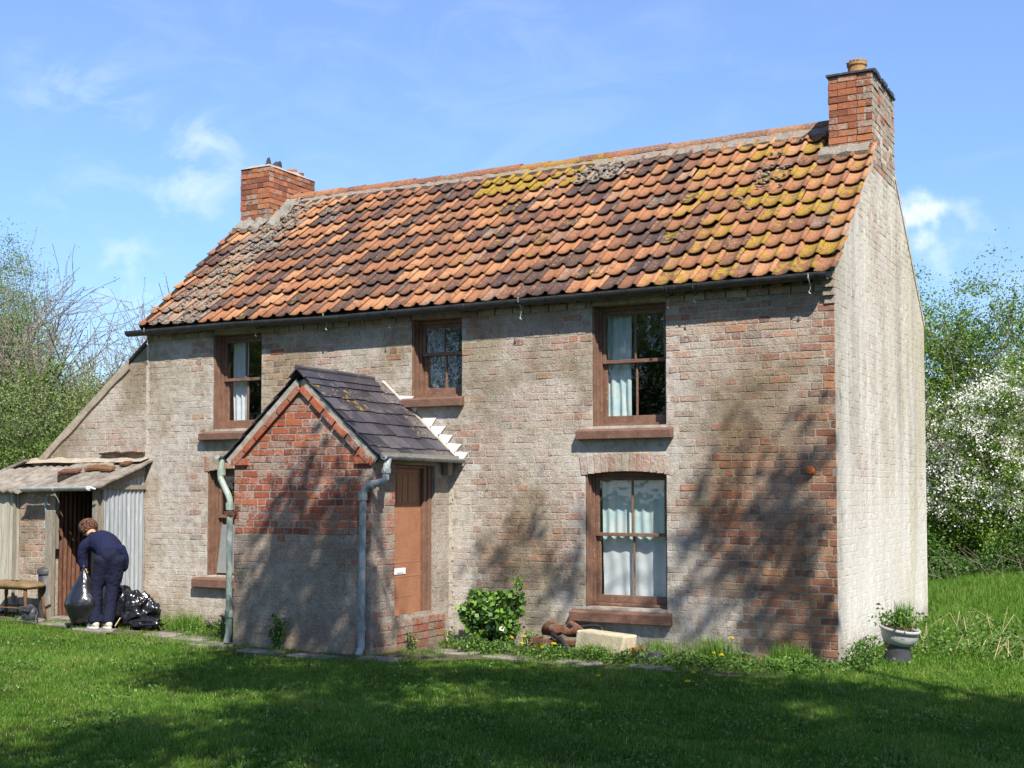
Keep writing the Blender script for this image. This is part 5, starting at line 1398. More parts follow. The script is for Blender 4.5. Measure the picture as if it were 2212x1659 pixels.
for i in range(n1_ + 1):
    g = math.pi * (i / n1_)
    for j in range(n2_ + 1):
        r_ = .05 + .20 * j / n2_; x = math.cos(g) * r_ * 1.15; z = math.sin(g) * r_ * (.75)
        if 8 <= i <= 10 and j > 4: z *= .62
        v.append((cx0 + x, cy0_ + .10 * (1 - math.sin(g)) - .02 * math.sin(g * 3) + .05 * (j / n2_) ** 2, cz0 - .06 + z))
m.add(v, [(i * (n2_ + 1) + j, (i + 1) * (n2_ + 1) + j, (i + 1) * (n2_ + 1) + j + 1, i * (n2_ + 1) + j + 1) for i in range(n1_) for j in range(n2_) if not (i in (5, 6, 11, 12) and j in (4, 5))])
so_ = m.build('pan', M_RUST, mtl, smooth=True); sd_ = so_.modifiers.new('s', 'SOLIDIFY'); sd_.thickness = .012
m = MB(); m.box(-3.22, -2.72, -.42, -.30, .10, .135); m.box(-3.24, -3.20, -.46, -.30, .02, .16); m.tube([(-3.25, -.44, .17), (-3.27, -.50, .08), (-3.25, -.48, .01)], .012, 6); m.build('bracket', M_RUST, mtl)
m = MB(); pts = []
for k in range(40):
    g = k / 39 * 6.0; pts.append((-2.80 + .30 * math.cos(g) * (1 - .1 * k / 39), -.28 + .10 * math.sin(g * 1.3), .20 + .10 * math.sin(g + .6) - .0012 * k))
m.tube(pts, .018, 7); m.tube([(-3.05, -.40, .20), (-2.9, -.46, .15), (-2.78, -.52, .07), (-2.75, -.55, .03)], .026, 7)
tag(m.build('hose', M_HOSE, None, smooth=True), 'coil of black rubber hose around the rusty iron seat', 'hose')
# flags half grown over
SL = ['paving stone in front of the ivy bush', 'paving stone between the ivy bush and the rusty iron seat', 'paving stone by the right downpipe at the porch corner', 'paving stone at the porch front, nearest the right downpipe', 'paving stone beneath the feathery weed on the porch front',
      'paving stone at the foot of the left downpipe', 'paving stone just left of the left downpipe', 'paving stone between the left downpipe and the flattened sack', 'paving stone under the shoes of the bending person', 'paving stone before the outhouse threshold',
      'paving stone beside the small black shoulder bag', 'paving stone hidden in weeds before the pale stone block', 'paving stone in the weeds before the small dark block']
stones = [(-3.95, -.95, .55, .30), (-3.25, -1.02, .60, .28), (-4.35, -1.85, .5, .3), (-5.1, -2.0, .6, .25), (-5.8, -1.95, .6, .28), (-6.7, -1.75, .55, .35), (-7.3, -1.4, .55, .35), (-7.9, -1.3, .5, .35),
          (-8.9, -1.42, .6, .3), (-9.7, -1.22, .6, .34), (-10.35, -1.20, .55, .32), (-2.4, -1.05, .5, .25), (-1.6, -1.1, .5, .25)]
for k, (x, y, a, b) in enumerate(stones):
    m = MB(); n_ = 9; z = gz(x, y)
    poly = [(x + a / 2 * math.copysign(abs(math.cos(g)) ** .5, math.cos(g)) * rng.uniform(.85, 1.1), y + b / 2 * math.copysign(abs(math.sin(g)) ** .5, math.sin(g)) * rng.uniform(.85, 1.1), z - .02) for g in [2 * math.pi * i / n_ for i in range(n_)]]
    m.prism(poly, (0, 0, .045 + rng.uniform(0, .008)))
    near = 'right of the porch' if x > -4.4 else ('in front of the porch' if x > -6.6 else ('between porch and outhouse' if x > -8.3 else 'in front of the outhouse'))
    tag(m.build('paving_stone', M_STONE, None, bevel=.01), SL[k], 'stone', 'paving stones let into the grass along the front')

# ------------------------------------------------------------------ planter urn
urn = thing('planter', 'grey fluted plastic urn with withered plants by the gable', 'planter')
ux, uy = .47, .58; ax = (.17, -.04, 1)
m = MB(); m.lathe((ux + .0, uy, .15), [(.11, .035), (.145, .05), (.172, .085), (.182, .125), (.184, .15)], 64, axis=ax, ribs=32, ribamp=.016)
m.lathe((ux + .016, uy - .005, .305), [(.184, -.012), (.188, .02), (.208, .03), (.212, .055), (.20, .06), (.188, .055), (.18, .02)], 48, axis=ax)
m.build('bowl', M_URN, urn, smooth=True)
m = MB(); m.lathe((ux - .005, uy, -.02), [(.15, 0), (.145, .03), (.128, .18), (.135, .235)], 28); m.build('foot', M_URNB, urn, smooth=True)
m = MB(); m.lathe((ux + .028, uy - .005, .335), [(.185, 0), (.10, .03), (0, .045)], 20, axis=ax)
for k in range(70):
    g, r_ = rng.uniform(0, 6.28), .18 * math.sqrt(rng.random()); clod(m, (ux + .02 + r_ * math.cos(g), uy + r_ * math.sin(g), .365), rng.uniform(.008, .02), (0, 0, 0, 0), 4)
m.build('soil', M_SOIL, urn)

# ------------------------------------------------------------------ foliage helpers
def leaves(name, C, size, mat, parent=None, flag=None, tone=None, aspect=.6, up=None):
    """one small folded leaf face per centre"""
    C = np.asarray(C, dtype=np.float64); N = len(C); sz = (np.asarray(size) * np.ones(N))[:, None]
    n_ = nr.normal(size=(N, 3)); n_[:, 2] += .55
    if up is not None: n_ += np.asarray(up)
    n_ /= np.linalg.norm(n_, axis=1, keepdims=True)
    t = np.cross(n_, nr.normal(size=(N, 3))); t /= np.linalg.norm(t, axis=1, keepdims=True) + 1e-9; b = np.cross(n_, t)
    v = np.stack([C - t * sz * .5, C + b * sz * aspect * .5 + n_ * sz * .07 - t * sz * .05, C + t * sz * .5, C - b * sz * aspect * .5 + n_ * sz * .07 - t * sz * .05], 1).reshape(-1, 3)
    at = np.zeros((N, 4)); at[:, 0] = nr.random(N) if tone is None else tone
    if flag is not None: at[:, 1] = flag
    return np_mesh(name, v, np.full(N, 4), np.arange(4 * N), mat, np.repeat(at, 4, axis=0), parent)

def grow(r, base, d, length, rad, level, maxl, spread, segs, tips, up=.08, kids=(4, 5, 5), droop=0.0):
    p = Vector(base); d = Vector(d).normalized(); n_ = 7 if level == 0 else 5; pts = [p.copy()]; rs = [rad]; st_ = length / n_; taper = .55 if level < maxl else .25
    for i in range(n_):
        d = (d + Vector((r.gauss(0, .13), r.gauss(0, .13), r.gauss(0, .09) + up - droop * (i / n_))) ).normalized(); p = p + d * st_; pts.append(p.copy()); rs.append(rad * (1 - (1 - taper) * (i + 1) / n_))
    segs.append((pts, rs, level))
    if level >= maxl: tips.append(pts); return
    k = kids[min(level, len(kids) - 1)]
    for j in range(k):
        t = .30 + .70 * (j + r.random()) / k; i = min(n_ - 1, int(t * n_)); q = pts[i].lerp(pts[i + 1], t * n_ - i)
        dd = (pts[i + 1] - pts[i]).normalized(); side = dd.orthogonal(); side.rotate(Matrix.Rotation(r.uniform(0, 6.283) + j * 2.4, 3, dd))
        nd = (dd * (1 - spread) + side.normalized() * spread).normalized()
        grow(r, q, nd, length * r.uniform(.50, .72), max(.003, rs[i] * .58), level + 1, maxl, spread, segs, tips, up, kids, droop)

def tree(name, label, cat, base, height, n_leaf, lsize, mat, seed, stems=1, spread=.55, maxl=3, kids=(5, 5, 5), up=.08, trunk=.12, group=None, lean=(0, 0), droop=0.0, jitter=.12, bark=None, flower=0.0, keep=None, fan=.25, first=.55, minr=.004, aspect=.6, tonez=None, frange=None):
    r = random.Random(seed); segs, tips = [], []
    for s_ in range(stems):
        a = 2 * math.pi * s_ / stems + r.uniform(-.4, .4); f = fan if stems > 1 else .04
        grow(r, Vector(base) + Vector((math.cos(a), math.sin(a), 0)) * (.12 if stems > 1 else 0), (math.cos(a) * f + lean[0], math.sin(a) * f + lean[1], 1), height * first * r.uniform(.85, 1.1), trunk * (.6 if stems > 2 else 1), 0, maxl, spread, segs, tips, up, kids, droop)
    root = thing(name, label, cat, group)
    m = MB()
    for pts, rs, lv in segs:
        if keep is not None and lv >= 1 and not keep(np.array([pts[-1]]))[0]: continue
        m.tube(pts, [max(minr, q) for q in rs], 6 if lv == 0 else (5 if lv == 1 else 3), caps=False)
    m.build('trunk', bark or M_BARK, root, smooth=True)
    # leaves along the outer twigs
    T = np.array([[tuple(p) for p in pts] for pts in tips]); N = n_leaf
    ti = nr.integers(0, len(T), N); tt = nr.random(N) ** .7 * (T.shape[1] - 1); i0 = np.clip(tt.astype(int), 0, T.shape[1] - 2); fr2 = (tt - i0)[:, None]
    C = T[ti, i0] * (1 - fr2) + T[ti, i0 + 1] * fr2 + nr.normal(size=(N, 3)) * jitter
    if keep is not None: C = C[keep(C)]
    N = len(C); tone = np.clip(nr.random(N) * .7 + .3 * (np.sin(ti[:N] * 12.9) * .5 + .5), 0, 1)
    fl_ = None
    if flower: fl_ = (nr.random(N) < flower).astype(float)
    if N: leaves('crown', C, nr.uniform(.7, 1.3, N) * lsize, mat, root, fl_, tone, aspect)
    return root

def bush(name, label, cat, blobs, n_leaf, lsize, mat, seed, group=None, flower=None, stems=True, clump=.22, shell=.55, bark=None, zmin=0.0):
    """clumped crown filling several ellipsoids (cx,cy,cz,rx,ry,rz)"""
    g = np.random.default_rng(seed); B = np.array(blobs); vol = B[:, 3] * B[:, 4] * B[:, 5]; nC = max(20, n_leaf // 70)
    bi = g.choice(len(B), nC, p=vol / vol.sum()); d = g.normal(size=(nC, 3)); d /= np.linalg.norm(d, axis=1, keepdims=True)
    rr = (shell + (1 - shell) * g.random(nC)) * (1 + .14 * np.sin(d[:, 0] * 5 + seed) + .12 * np.sin(d[:, 2] * 7 + d[:, 1] * 4))
    cc = B[bi, :3] + d * rr[:, None] * B[bi, 3:]
    # drop some clumps to leave gaps
    keepc = g.random(nC) > .10; cc = cc[keepc]; d = d[keepc]; nC = len(cc)
    ci = g.integers(0, nC, n_leaf); C = cc[ci] + g.normal(size=(n_leaf, 3)) * clump * g.uniform(.4, 1.2, nC)[ci][:, None] * np.array([1, 1, .7])
    ok = C[:, 2] > zmin; C, ci = C[ok], ci[ok]
    tone = np.clip(.55 * g.random(len(C)) + .45 * g.random(nC)[ci], 0, 1)
    root = thing(name, label, cat, group)
    m = MB(); r = random.Random(seed)
    if stems:
        for k in range(min(60, nC)):
            c = cc[k]; b = B[r.randrange(len(B))]; x0 = b[0] + r.uniform(-.3, .3) * b[3]; y0 = b[1] + r.uniform(-.3, .3) * b[4]
            mid = Vector((x0 * .5 + c[0] * .5 + r.uniform(-.1, .1), y0 * .5 + c[1] * .5, max(.1, c[2] * .55)))
            m.tube([(x0, y0, max(-.05, zmin - .05)), mid, tuple(c)], [.02 + .004 * c[2], .014, .004], 4, caps=False)
        m.build('trunk', bark or M_BARK, root)
    fl_ = None
    if flower is not None:
        pf = flower(C, d[ci]); fl_ = (g.random(len(C)) < pf).astype(float)
    leaves('crown', C, g.uniform(.7, 1.3, len(C)) * lsize, mat, root, fl_, tone, .62)
    return root

# ------------------------------------------------------------------ trees and hedges on the left
def dirpt(px, Z): return (3.13 - .4717 * Z + .8818 * (px - 1106) / 2716 * Z, -12.88 + .8818 * Z + .4717 * (px - 1106) / 2716 * Z)
hedge = [(-13.2, 2.6, 1.0, 1.2, 1.2, 1.5), (-14.2, 4.2, 1.4, 1.7, 1.5, 2.0), (-15.6, 4.4, 1.4, 1.5, 1.5, 2.2), (-16.6, 2.8, 1.2, 1.6, 1.5, 1.9), (-15.4, 6.6, 1.9, 1.9, 1.6, 2.4), (-13.2, 6.4, 2.3, 1.5, 1.4, 2.2), (-14.6, 6.0, 3.6, .7, .7, .9), (-16.4, 6.2, 3.4, .8, .7, 1.1), (-18.6, 3.6, 1.2, 1.8, 1.5, 2.4)]
bush('hedge', 'dense green hedge rising behind the lean-to at the left', 'hedge', hedge, 150000, .050, M_LEAF, 3, clump=.26, shell=.45)
bush('shrub', 'dark ivy covered shrub at the far left edge behind the shed', 'shrub', [(-18.3, 5.4, 2.2, 1.3, 1.1, 2.3), (-19.2, 4.6, 1.6, 1.5, 1.3, 1.8)], 18000, .08, M_LEAF, 5, clump=.25)
tree('hawthorn_tree', 'young hawthorn with pale new leaves above the hedge at the left edge', 'tree', (-18.6, 6.2, 0), 5.0, 52000, .045, M_LEAFP, 21, stems=3, trunk=.13, spread=.60, jitter=.16, kids=(5, 6, 5))
tree('hawthorn_tree', 'smaller pale-leaved hawthorn leaning right above the hedge, beneath the bare tree', 'tree', (-17.3, 6.8, 0), 3.8, 24000, .045, M_LEAFP, 33, stems=3, trunk=.09, spread=.62, jitter=.15, kids=(5, 5, 5))
tree('bare_tree', 'grey twiggy tree, nearly leafless, round topped, left of the cottage', 'tree', dirpt(140, 31) + (0,), 10.6, 9000, .045, M_LEAFP, 41, stems=4, trunk=.20, spread=.60, jitter=.05, kids=(7, 7, 7), bark=M_TWIG, minr=.007, fan=.50, first=.42)
a_, b_ = dirpt(-15, 34); a2, b2 = dirpt(45, 33)
bush('willow_tree', 'tall light green willow at the far left edge', 'tree', [(a_, b_, 5.6, 1.5, 1.6, 3.0), (a_ - .9, b_, 4.4, 1.6, 1.5, 2.8), (a2, b2, 4.4, 1.2, 1.2, 2.4)], 120000, .050, M_WILLOW, 52, clump=.30, shell=.35)
a_, b_ = dirpt(-230, 34)
bush('willow_tree', 'second light green willow beyond the left edge', 'tree', [(a_, b_, 5.6, 2.0, 1.8, 3.4), (a_ - 1.5, b_, 4.6, 1.8, 1.6, 3.0)], 40000, .075, M_WILLOW, 55, clump=.38, shell=.35)
for k, (px, Z, h, lab) in enumerate(((215, 36, 4.6, 'bare grey bush of the thicket right of the bare tree'), (262, 40, 5.1, 'tallest bare twiggy bush in the thicket between hedge and cottage'), (300, 38, 4.3, 'low bare bush just left of the cottage eaves'), (175, 38, 4.6, 'bare bush under the round bare tree'), (100, 38, 4.8, 'bare bush behind the pale hawthorn'))):
    tree('bare_bush', lab, 'bush', dirpt(px, Z) + (0,), h, 3000, .045, M_LEAFP, 60 + k, stems=6, trunk=.07, spread=.45, jitter=.06, kids=(5, 6, 5), bark=M_TWIG, minr=.008, fan=.35, group='bare bushes of the thicket', up=.12)
for k, (px, Z, h, ln, lab) in enumerate(((300, 29, 4.9, .05, 'budding sapling whose twigs show left of the roof edge'), (395, 30, 5.6, -.12, 'sapling whose bare tips rise over the left roof slope'), (345, 29, 4.6, -.25, 'sapling arching left beside the eaves'))):
    tree('sapling', lab, 'sapling', dirpt(px, Z) + (0,), h, 800, .05, M_LEAFP, 80 + k, stems=3, trunk=.06, spread=.38, jitter=.05, kids=(4, 5), maxl=2, bark=M_TWIG, minr=.008, up=.10, group='saplings behind the cottage', lean=(ln, 0), first=.75)

# ------------------------------------------------------------------ right side: hawthorn hedge in flower
def blossom(C, d):
    zc = C[:, 2]; w = np.clip((zc - .9) / .8, 0, 1) * np.clip((5.0 - zc) / 1.0, 0, 1)
    n_ = np.sin(C[:, 0] * 3.1 + C[:, 2] * 2.3) * np.sin(C[:, 1] * 2.7 - C[:, 2] * 3.7) + .55 * np.sin(C[:, 0] * 9 + C[:, 2] * 8) * np.sin(C[:, 2] * 11 - C[:, 0] * 4)
    return np.clip(.62 + 1.1 * n_, 0.05, .96) * w
hb2 = [(-.2, 14.0, 2.0, 1.7, 1.4, 2.1), (1.4, 14.2, 2.2, 1.6, 1.5, 2.3), (.5, 13.3, 1.3, 1.6, 1.2, 1.4), (-1.6, 14.6, 1.8, 1.5, 1.3, 1.9), (.6, 14.0, 3.3, 1.4, 1.1, 1.5)]
bush('hawthorn_hedge', 'hawthorn thick with white blossom behind the right end of the cottage', 'hedge', hb2, 130000, .056, M_HAW, 14, flower=blossom, clump=.22, shell=.55)
hb3 = [(-2.0, 15.8, 3.7, 1.9, 1.4, 2.5), (-.2, 16.2, 4.1, 2.1, 1.4, 2.5), (1.9, 16.0, 4.0, 2.0, 1.5, 2.5), (3.8, 15.6, 3.6, 2.0, 1.5, 2.6), (-3.5, 16, 2.8, 1.6, 1.3, 2.4)]
bush('green_hedge', 'tall fresh green hedge rising behind the white blossom', 'hedge', hb3, 150000, .058, M_HAW, 15, clump=.27, shell=.5)
hb4 = [(3.6, 13.6, 1.9, 1.7, 1.4, 2.2), (5.6, 13.2, 2.1, 1.9, 1.5, 2.4)]
bush('hawthorn_hedge', 'further flowering hawthorn beyond the right edge', 'hedge', hb4, 30000, .075, M_HAW, 16, flower=blossom, clump=.24)
tree('hawthorn_tree', 'hawthorn with long arching shoots against the sky right of the gable', 'tree', (-1.9, 15.6, 0), 6.9, 22000, .06, M_HAW, 94, stems=4, trunk=.12, spread=.55, minr=.009, jitter=.035, kids=(5, 5, 4), droop=.16, up=.12, fan=.42)
tree('hawthorn_tree', 'second arching hawthorn with bare tips at the right edge', 'tree', (1.9, 16.2, 0), 6.2, 14000, .06, M_HAW, 97, stems=4, trunk=.10, spread=.52, minr=.009, jitter=.035, kids=(5, 5, 4), droop=.10, up=.12, fan=.4)

# brambles, dry stems and rank grass on the right
def blades(name, X, Y, h, w, mat, tone, lean=.35, kind='stuff', extra_z=0.0, parent=None):
    N = len(X); a = nr.uniform(0, 2 * np.pi, N); z0 = gz_np(X, Y) + extra_z - .004; hh = h * nr.uniform(.45, 1.15, N); ww = w * nr.uniform(.7, 1.3, N)
    ld = nr.uniform(0, 2 * np.pi, N); le = np.abs(nr.normal(0, lean, N)) * hh
    dx_, dy_ = np.cos(a) * ww / 2, np.sin(a) * ww / 2; lx, ly = np.cos(ld) * le, np.sin(ld) * le
    v = np.empty((N, 5, 3))
    v[:, 0] = np.stack([X - dx_, Y - dy_, z0], 1); v[:, 1] = np.stack([X + dx_, Y + dy_, z0], 1)
    mx_, my_, mz_ = X + lx * .35, Y + ly * .35, z0 + hh * .6
    v[:, 2] = np.stack([mx_ + dx_ * .8, my_ + dy_ * .8, mz_], 1); v[:, 3] = np.stack([mx_ - dx_ * .8, my_ - dy_ * .8, mz_], 1)
    v[:, 4] = np.stack([X + lx, Y + ly, z0 + hh * np.clip(1 - .3 * (le / np.maximum(hh, 1e-6)) ** 2, .4, 1)], 1)
    base = (np.arange(N) * 5)[:, None]; lp_ = np.concatenate([base + np.array([[0, 1, 2, 3]]), base + np.array([[3, 2, 4]])], 1).ravel()
    fn = np.tile([4, 3], N); at = np.zeros((N, 5, 4)); at[:, :, 0] = np.asarray(tone)[:, None]; at[:, 4, 1] = 1
    o = np_mesh(name, v.reshape(-1, 3), fn, lp_, mat, at.reshape(-1, 4), parent)
    if kind: tag(o, kind=kind)
    return o
def vis(x, y, margin=1.6):
    """inside the widened field of view"""
    dx_, dy_ = x - CAM.x, y - CAM.y; Z = dx_ * -.4717 + dy_ * .8818; X_ = dx_ * .8818 + dy_ * .4717
    return (Z > 6.0) & (X_ / Z < .62) & (X_ / Z > -.56), Z
def scatter(n, x0, x1, y0, y1, power=None):
    x = nr.uniform(x0, x1, n); y = nr.uniform(y0, y1, n); ok, Z = vis(x, y)
    x, y, Z = x[ok], y[ok], Z[ok]
    p = np.clip((11.0 / Z) ** 1.5, .12, 1); k = nr.random(len(x)) < p
    return x[k], y[k]
def edge_y(x):
    e = np.full(x.shape, -1.02); e = np.where(x < -4.2, -1.96, e); e = np.where(x < -7.0, -1.50, e); e = np.where(x < -7.7, -1.34, e)
    return e + .10 * np.sin(x * 5) + .07 * np.sin(x * 13.7 + 1)
x, y = scatter(1040000, -13.5, 6.5, -9.0, 0.0)
ok = (y < edge_y(x) + nr.normal(0, .07, len(x))) | (x > .12) | (x < -12.9); x, y = x[ok], y[ok]
pn = .5 + .5 * np.sin(x * 1.7 + np.sin(y * 1.3) * 2) * np.sin(y * 2.1 + x * .6)
tone = np.clip(nr.random(len(x)) * .55 + pn * .4, 0, 1)
pn2 = np.sin(x * 6.3 + np.sin(y * 5) * 1.5) * np.sin(y * 7.7 + x * 2.1); bare = (pn2 > .80) & (nr.random(len(x)) < .75)
x, y, pn, pn2, tone = x[~bare], y[~bare], pn[~bare], pn2[~bare], tone[~bare]
tone = np.where(nr.random(len(x)) < .045, 1.0, tone)
hgt = .026 + .020 * pn + .018 * np.clip(-pn2, 0, 1) + .030 * (nr.random(len(x)) < .03)
o = blades('grass', x, y, hgt, .0048, M_GRASS, tone, .75); o['label'] = 'short rough lawn in front of the cottage'; o['category'] = 'grass'
x, y = scatter(460000, -4.0, 6.5, -1.2, 14.5); ok = ((x > .12) & ((x > .5) | (y > -.5))) | (y > 5.3); x, y = x[ok], y[ok]
f_ = np.clip((y - 1.2) / 2.0, 0, 1)
o = blades('long_grass', x, y, .045 + .14 * f_, .009, M_GRASS, np.clip(nr.random(len(x)) * .8 + .1, 0, 1), .55); o['label'] = 'long rank grass beside the gable'; o['category'] = 'grass'
# distant rough grass on the left and behind
x = nr.uniform(-30, -12, 60000); y = nr.uniform(-2, 14, 60000); o = blades('rough_grass', x, y, .16, .012, M_GRASS, nr.random(60000), .5); o['label'] = 'rough grass on the left behind the shed'; o['category'] = 'grass'
# weeds sprouting through the paved strip
n_ = 60000; x = nr.uniform(-12.5, .3, n_); y = nr.uniform(-2.2, -.03, n_); ok = (y > edge_y(x) - .1) & ((x < -6.6) | (x > -4.55) | (y < -1.72))
q_ = np.sin(x * 4.1) * np.sin(y * 7 + x * 2) + .6 * np.sin(x * 11 + y * 3) + .5 * (x > -3.2); ok &= q_ > -.05; x, y = x[ok], y[ok]
o = blades('path_weeds', x, y, .07, .006, M_GRASS, nr.random(len(x)), .6); o['label'] = 'grass sprouting between the stones along the wall'; o['category'] = 'grass'
xc_, yc_ = scatter(26000, -11, 4.5, -8, -1.6); k_ = np.sin(xc_ * 2.9 + 1) * np.sin(yc_ * 3.3 + xc_) > .25; xc_, yc_ = xc_[k_], yc_[k_]; k_ = yc_ < edge_y(xc_) - .1; xc_, yc_ = xc_[k_], yc_[k_]
o = leaves('clover', np.stack([xc_, yc_, gz_np(xc_, yc_) + .028 + .02 * nr.random(len(xc_))], 1), nr.uniform(.018, .034, len(xc_)), M_WEED, aspect=.95); tag(o, 'clover and plantain leaves patched through the lawn', 'clover', kind='stuff')
x, y = scatter(9000, -11, 4.5, -8, -1.4); k_ = np.sin(x * 5.1) * np.sin(y * 6.3 + x) > .35; x, y = x[k_], y[k_]
o = blades('coarse_tufts', x, y, .085, .006, M_GRASS, nr.random(len(x)) * .9, .5); o['label'] = 'taller coarse tufts scattered over the lawn'; o['category'] = 'grass'
# leafy ground cover at the wall foot and by the urn
C = []
for (cx, cy, rx, ry, n_, hh) in ((-2.6, -.85, .9, .16, 2600, .12), (-1.1, -.8, 1.0, .25, 2800, .13), (-3.7, -.70, .35, .15, 900, .14), (-.1, -.45, .45, .25, 1100, .12), (-7.1, -.85, .6, .5, 1800, .12), (-8.1, -.55, .6, .3, 1000, .12), (.25, .1, .16, .5, 1500, .22)):
    g_ = nr.normal(size=(n_, 2)); X = cx + g_[:, 0] * rx * .5; Y = np.minimum(cy + g_[:, 1] * ry * .5, -.03) if cx < 0 else cy + g_[:, 1] * ry * .5
    C.append(np.stack([X, Y, .02 + nr.random(n_) ** 1.6 * hh * (.6 + .6 * np.abs(np.sin(X * 6)))], 1))
C = np.concatenate(C); o = leaves('ground_cover', C, nr.uniform(.018, .045, len(C)), M_WEED); tag(o, 'low leafy weeds along the foot of the wall', 'weeds', kind='stuff')
n_ = 9000; X = nr.uniform(.1, 3.2, n_); Y = nr.uniform(.8, 5.0, n_); k = np.exp(-((X - 1.1) ** 2 / .7 + (Y - 1.9) ** 2 / 1.4)) + .25 * nr.random(n_); ok = nr.random(n_) < k; X, Y = X[ok], Y[ok]
C = np.stack([X, Y, .03 + nr.random(len(X)) * .34 * (.5 + .5 * np.sin(X * 5) * np.sin(Y * 4))], 1)
o = leaves('bramble', C, nr.uniform(.03, .06, len(C)), M_WEED); tag(o, 'bramble patch to the right of the grey urn', 'brambles', kind='stuff')
m = MB()
for k in range(60):
    x = rng.uniform(.3, 2.6); y = rng.uniform(.9, 3.4); a = rng.uniform(0, 6.28); l_ = rng.uniform(.2, .5); h = rng.uniform(.12, .4); z = gz(x, y)
    m.tube([(x, y, z), (x + .4 * l_ * math.cos(a), y + .4 * l_ * math.sin(a), z + h), (x + l_ * math.cos(a), y + l_ * math.sin(a), z + h * .5)], [.004, .003, .002], 3, caps=False)
tag(m.build('dead_stems', M_STRAW, None), 'tangle of dry bramble stems right of the urn', 'stems', kind='stuff')
m = MB()
for k in range(260):
    x = rng.uniform(-1.0, 5.5); y = 11.9 + rng.gauss(0, .45); a = rng.uniform(0, 6.28); l_ = rng.uniform(.3, 1.0); h = rng.uniform(.25, .85)
    m.tube([(x, y, gz(x, y)), (x + .3 * l_ * math.cos(a), y + .3 * l_ * math.sin(a), h * .7), (x + l_ * math.cos(a), y + l_ * math.sin(a), h)], [.005, .004, .002], 3, caps=False)
tag(m.build('dead_stems', M_TWIG, None), 'band of tall dry stems at the foot of the flowering hawthorn', 'stems', kind='stuff')
n_ = 16000; X = nr.uniform(-1.5, 6, n_); Y = nr.normal(12.1, .5, n_); C = np.stack([X, Y, nr.random(n_) * (.9 + .4 * np.sin(X * 3))], 1)
o = leaves('undergrowth', C, nr.uniform(.04, .08, n_), M_WEED, tone=nr.random(n_) * .6); tag(o, 'dark leafy undergrowth below the hawthorn', 'undergrowth', kind='stuff')

# ------------------------------------------------------------------ single plants
iv = thing('ivy_bush', 'glossy leaved ivy bush growing beside the porch step', 'bush')
g_ = np.random.default_rng(5); n_ = 1500; d = g_.normal(size=(n_, 3)); d /= np.linalg.norm(d, axis=1, keepdims=True)
C = np.array([-3.86, -.32, .36]) + d * np.array([.41, .22, .31]) * (g_.random(n_) ** .35)[:, None] * (1 + .12 * np.sin(d[:, 0] * 6 + d[:, 2] * 5))[:, None]; C = C[(C[:, 2] > .02) & (C[:, 1] < -.02)]
C = np.concatenate([C, np.array([-3.53, -.33, .62]) + g_.normal(size=(60, 3)) * np.array([.05, .04, .09])])
leaves('foliage', C, g_.uniform(.045, .085, len(C)), M_IVY, iv, aspect=.95, up=(-.1, -.5, .2))
m = MB()
for k in range(26):
    c = C[rng.randrange(len(C))]; m.tube([(-3.86 + rng.uniform(-.08, .08), -.25, 0), ((-3.86 + c[0]) / 2, -.28, c[2] * .6), tuple(c)], [.010, .006, .003], 4, caps=False)
m.build('stems', M_BARK, iv)
def weedplant(name, label, cat, x, y, h, w, n_, ls, mat=None, group=None, spike=True):
    t = thing(name, label, cat, group); z = gz(x, y); m = MB(); C = []
    for k in range(9 if spike else 5):
        a = rng.uniform(0, 6.28); f = rng.uniform(.1, 1); tip = (x + w * f * .6 * math.cos(a), y + w * f * .35 * math.sin(a), z + h * rng.uniform(.6, 1)); m.tube([(x, y, z), ((x + tip[0]) / 2, (y + tip[1]) / 2, z + h * .5), tip], [.005, .004, .002], 4, caps=False)
        for q in range(n_ // 9):
            s_ = rng.uniform(.15, 1); C.append((x + (tip[0] - x) * s_ + rng.gauss(0, w * .09), y + (tip[1] - y) * s_ + rng.gauss(0, w * .06), z + (tip[2] - z) * s_ + rng.gauss(0, .01)))
    m.build('stems', M_STRAW if spike else M_BARK, t)
    leaves('foliage', C, nr.uniform(.7, 1.3, len(C)) * ls, mat or M_WEED, t, aspect=.45); return t
weedplant('weed', 'tall feathery weed growing against the porch front', 'weed', -5.78, -1.73, .46, .26, 420, .05)
weedplant('weed', 'bushy low weed between the left downpipe and the grass', 'weed', -7.0, -1.1, .24, .45, 320, .05, spike=False)
weedplant('weed', 'small upright weed left of the left downpipe', 'weed', -7.55, -.5, .30, .2, 160, .05)
weedplant('weed', 'leafy weed behind the dandelions, right of the ivy bush', 'weed', -3.35, -.35, .28, .3, 260, .045)
weedplant('weed', 'thin weed at the foot of the brick step', 'weed', -4.45, -1.0, .22, .2, 130, .045)
weedplant('weed', 'second thin weed beside the brick step nearer the wall', 'weed', -4.35, -.45, .22, .18, 130, .045)
weedplant('weed', 'low bushy weed in front of the ivy bush', 'weed', -3.80, -.85, .16, .5, 420, .045, spike=False)
def grass_tuft(label, x, y, h, w, n_, z=None, mat=None, parent=None):
    X = x + nr.normal(0, w * .25, n_); Y = np.minimum(y + nr.normal(0, w * .2, n_), y + .2); o = blades('grass_tuft', X, Y, h, .007, mat or M_GRASS, nr.random(n_), .45, kind=None, extra_z=(z or 0), parent=parent)
    if label: tag(o, label, 'grass tuft')
    return o
grass_tuft('bright grass tuft against the wall right of the sacks', -8.05, -.75, .26, .5, 420)
grass_tuft('straw tipped grass tuft behind the small dark block', -1.8, -.35, .24, .45, 420)
grass_tuft('grass tuft with seed stems beside the dandelions right of the dark block', -1.2, -.35, .30, .5, 450)
grass_tuft('grass tuft growing up in front of the pale stone block', -2.40, -.74, .20, .55, 420)
grass_tuft('grass tuft at the right corner of the front wall', -.45, -.28, .26, .4, 380)
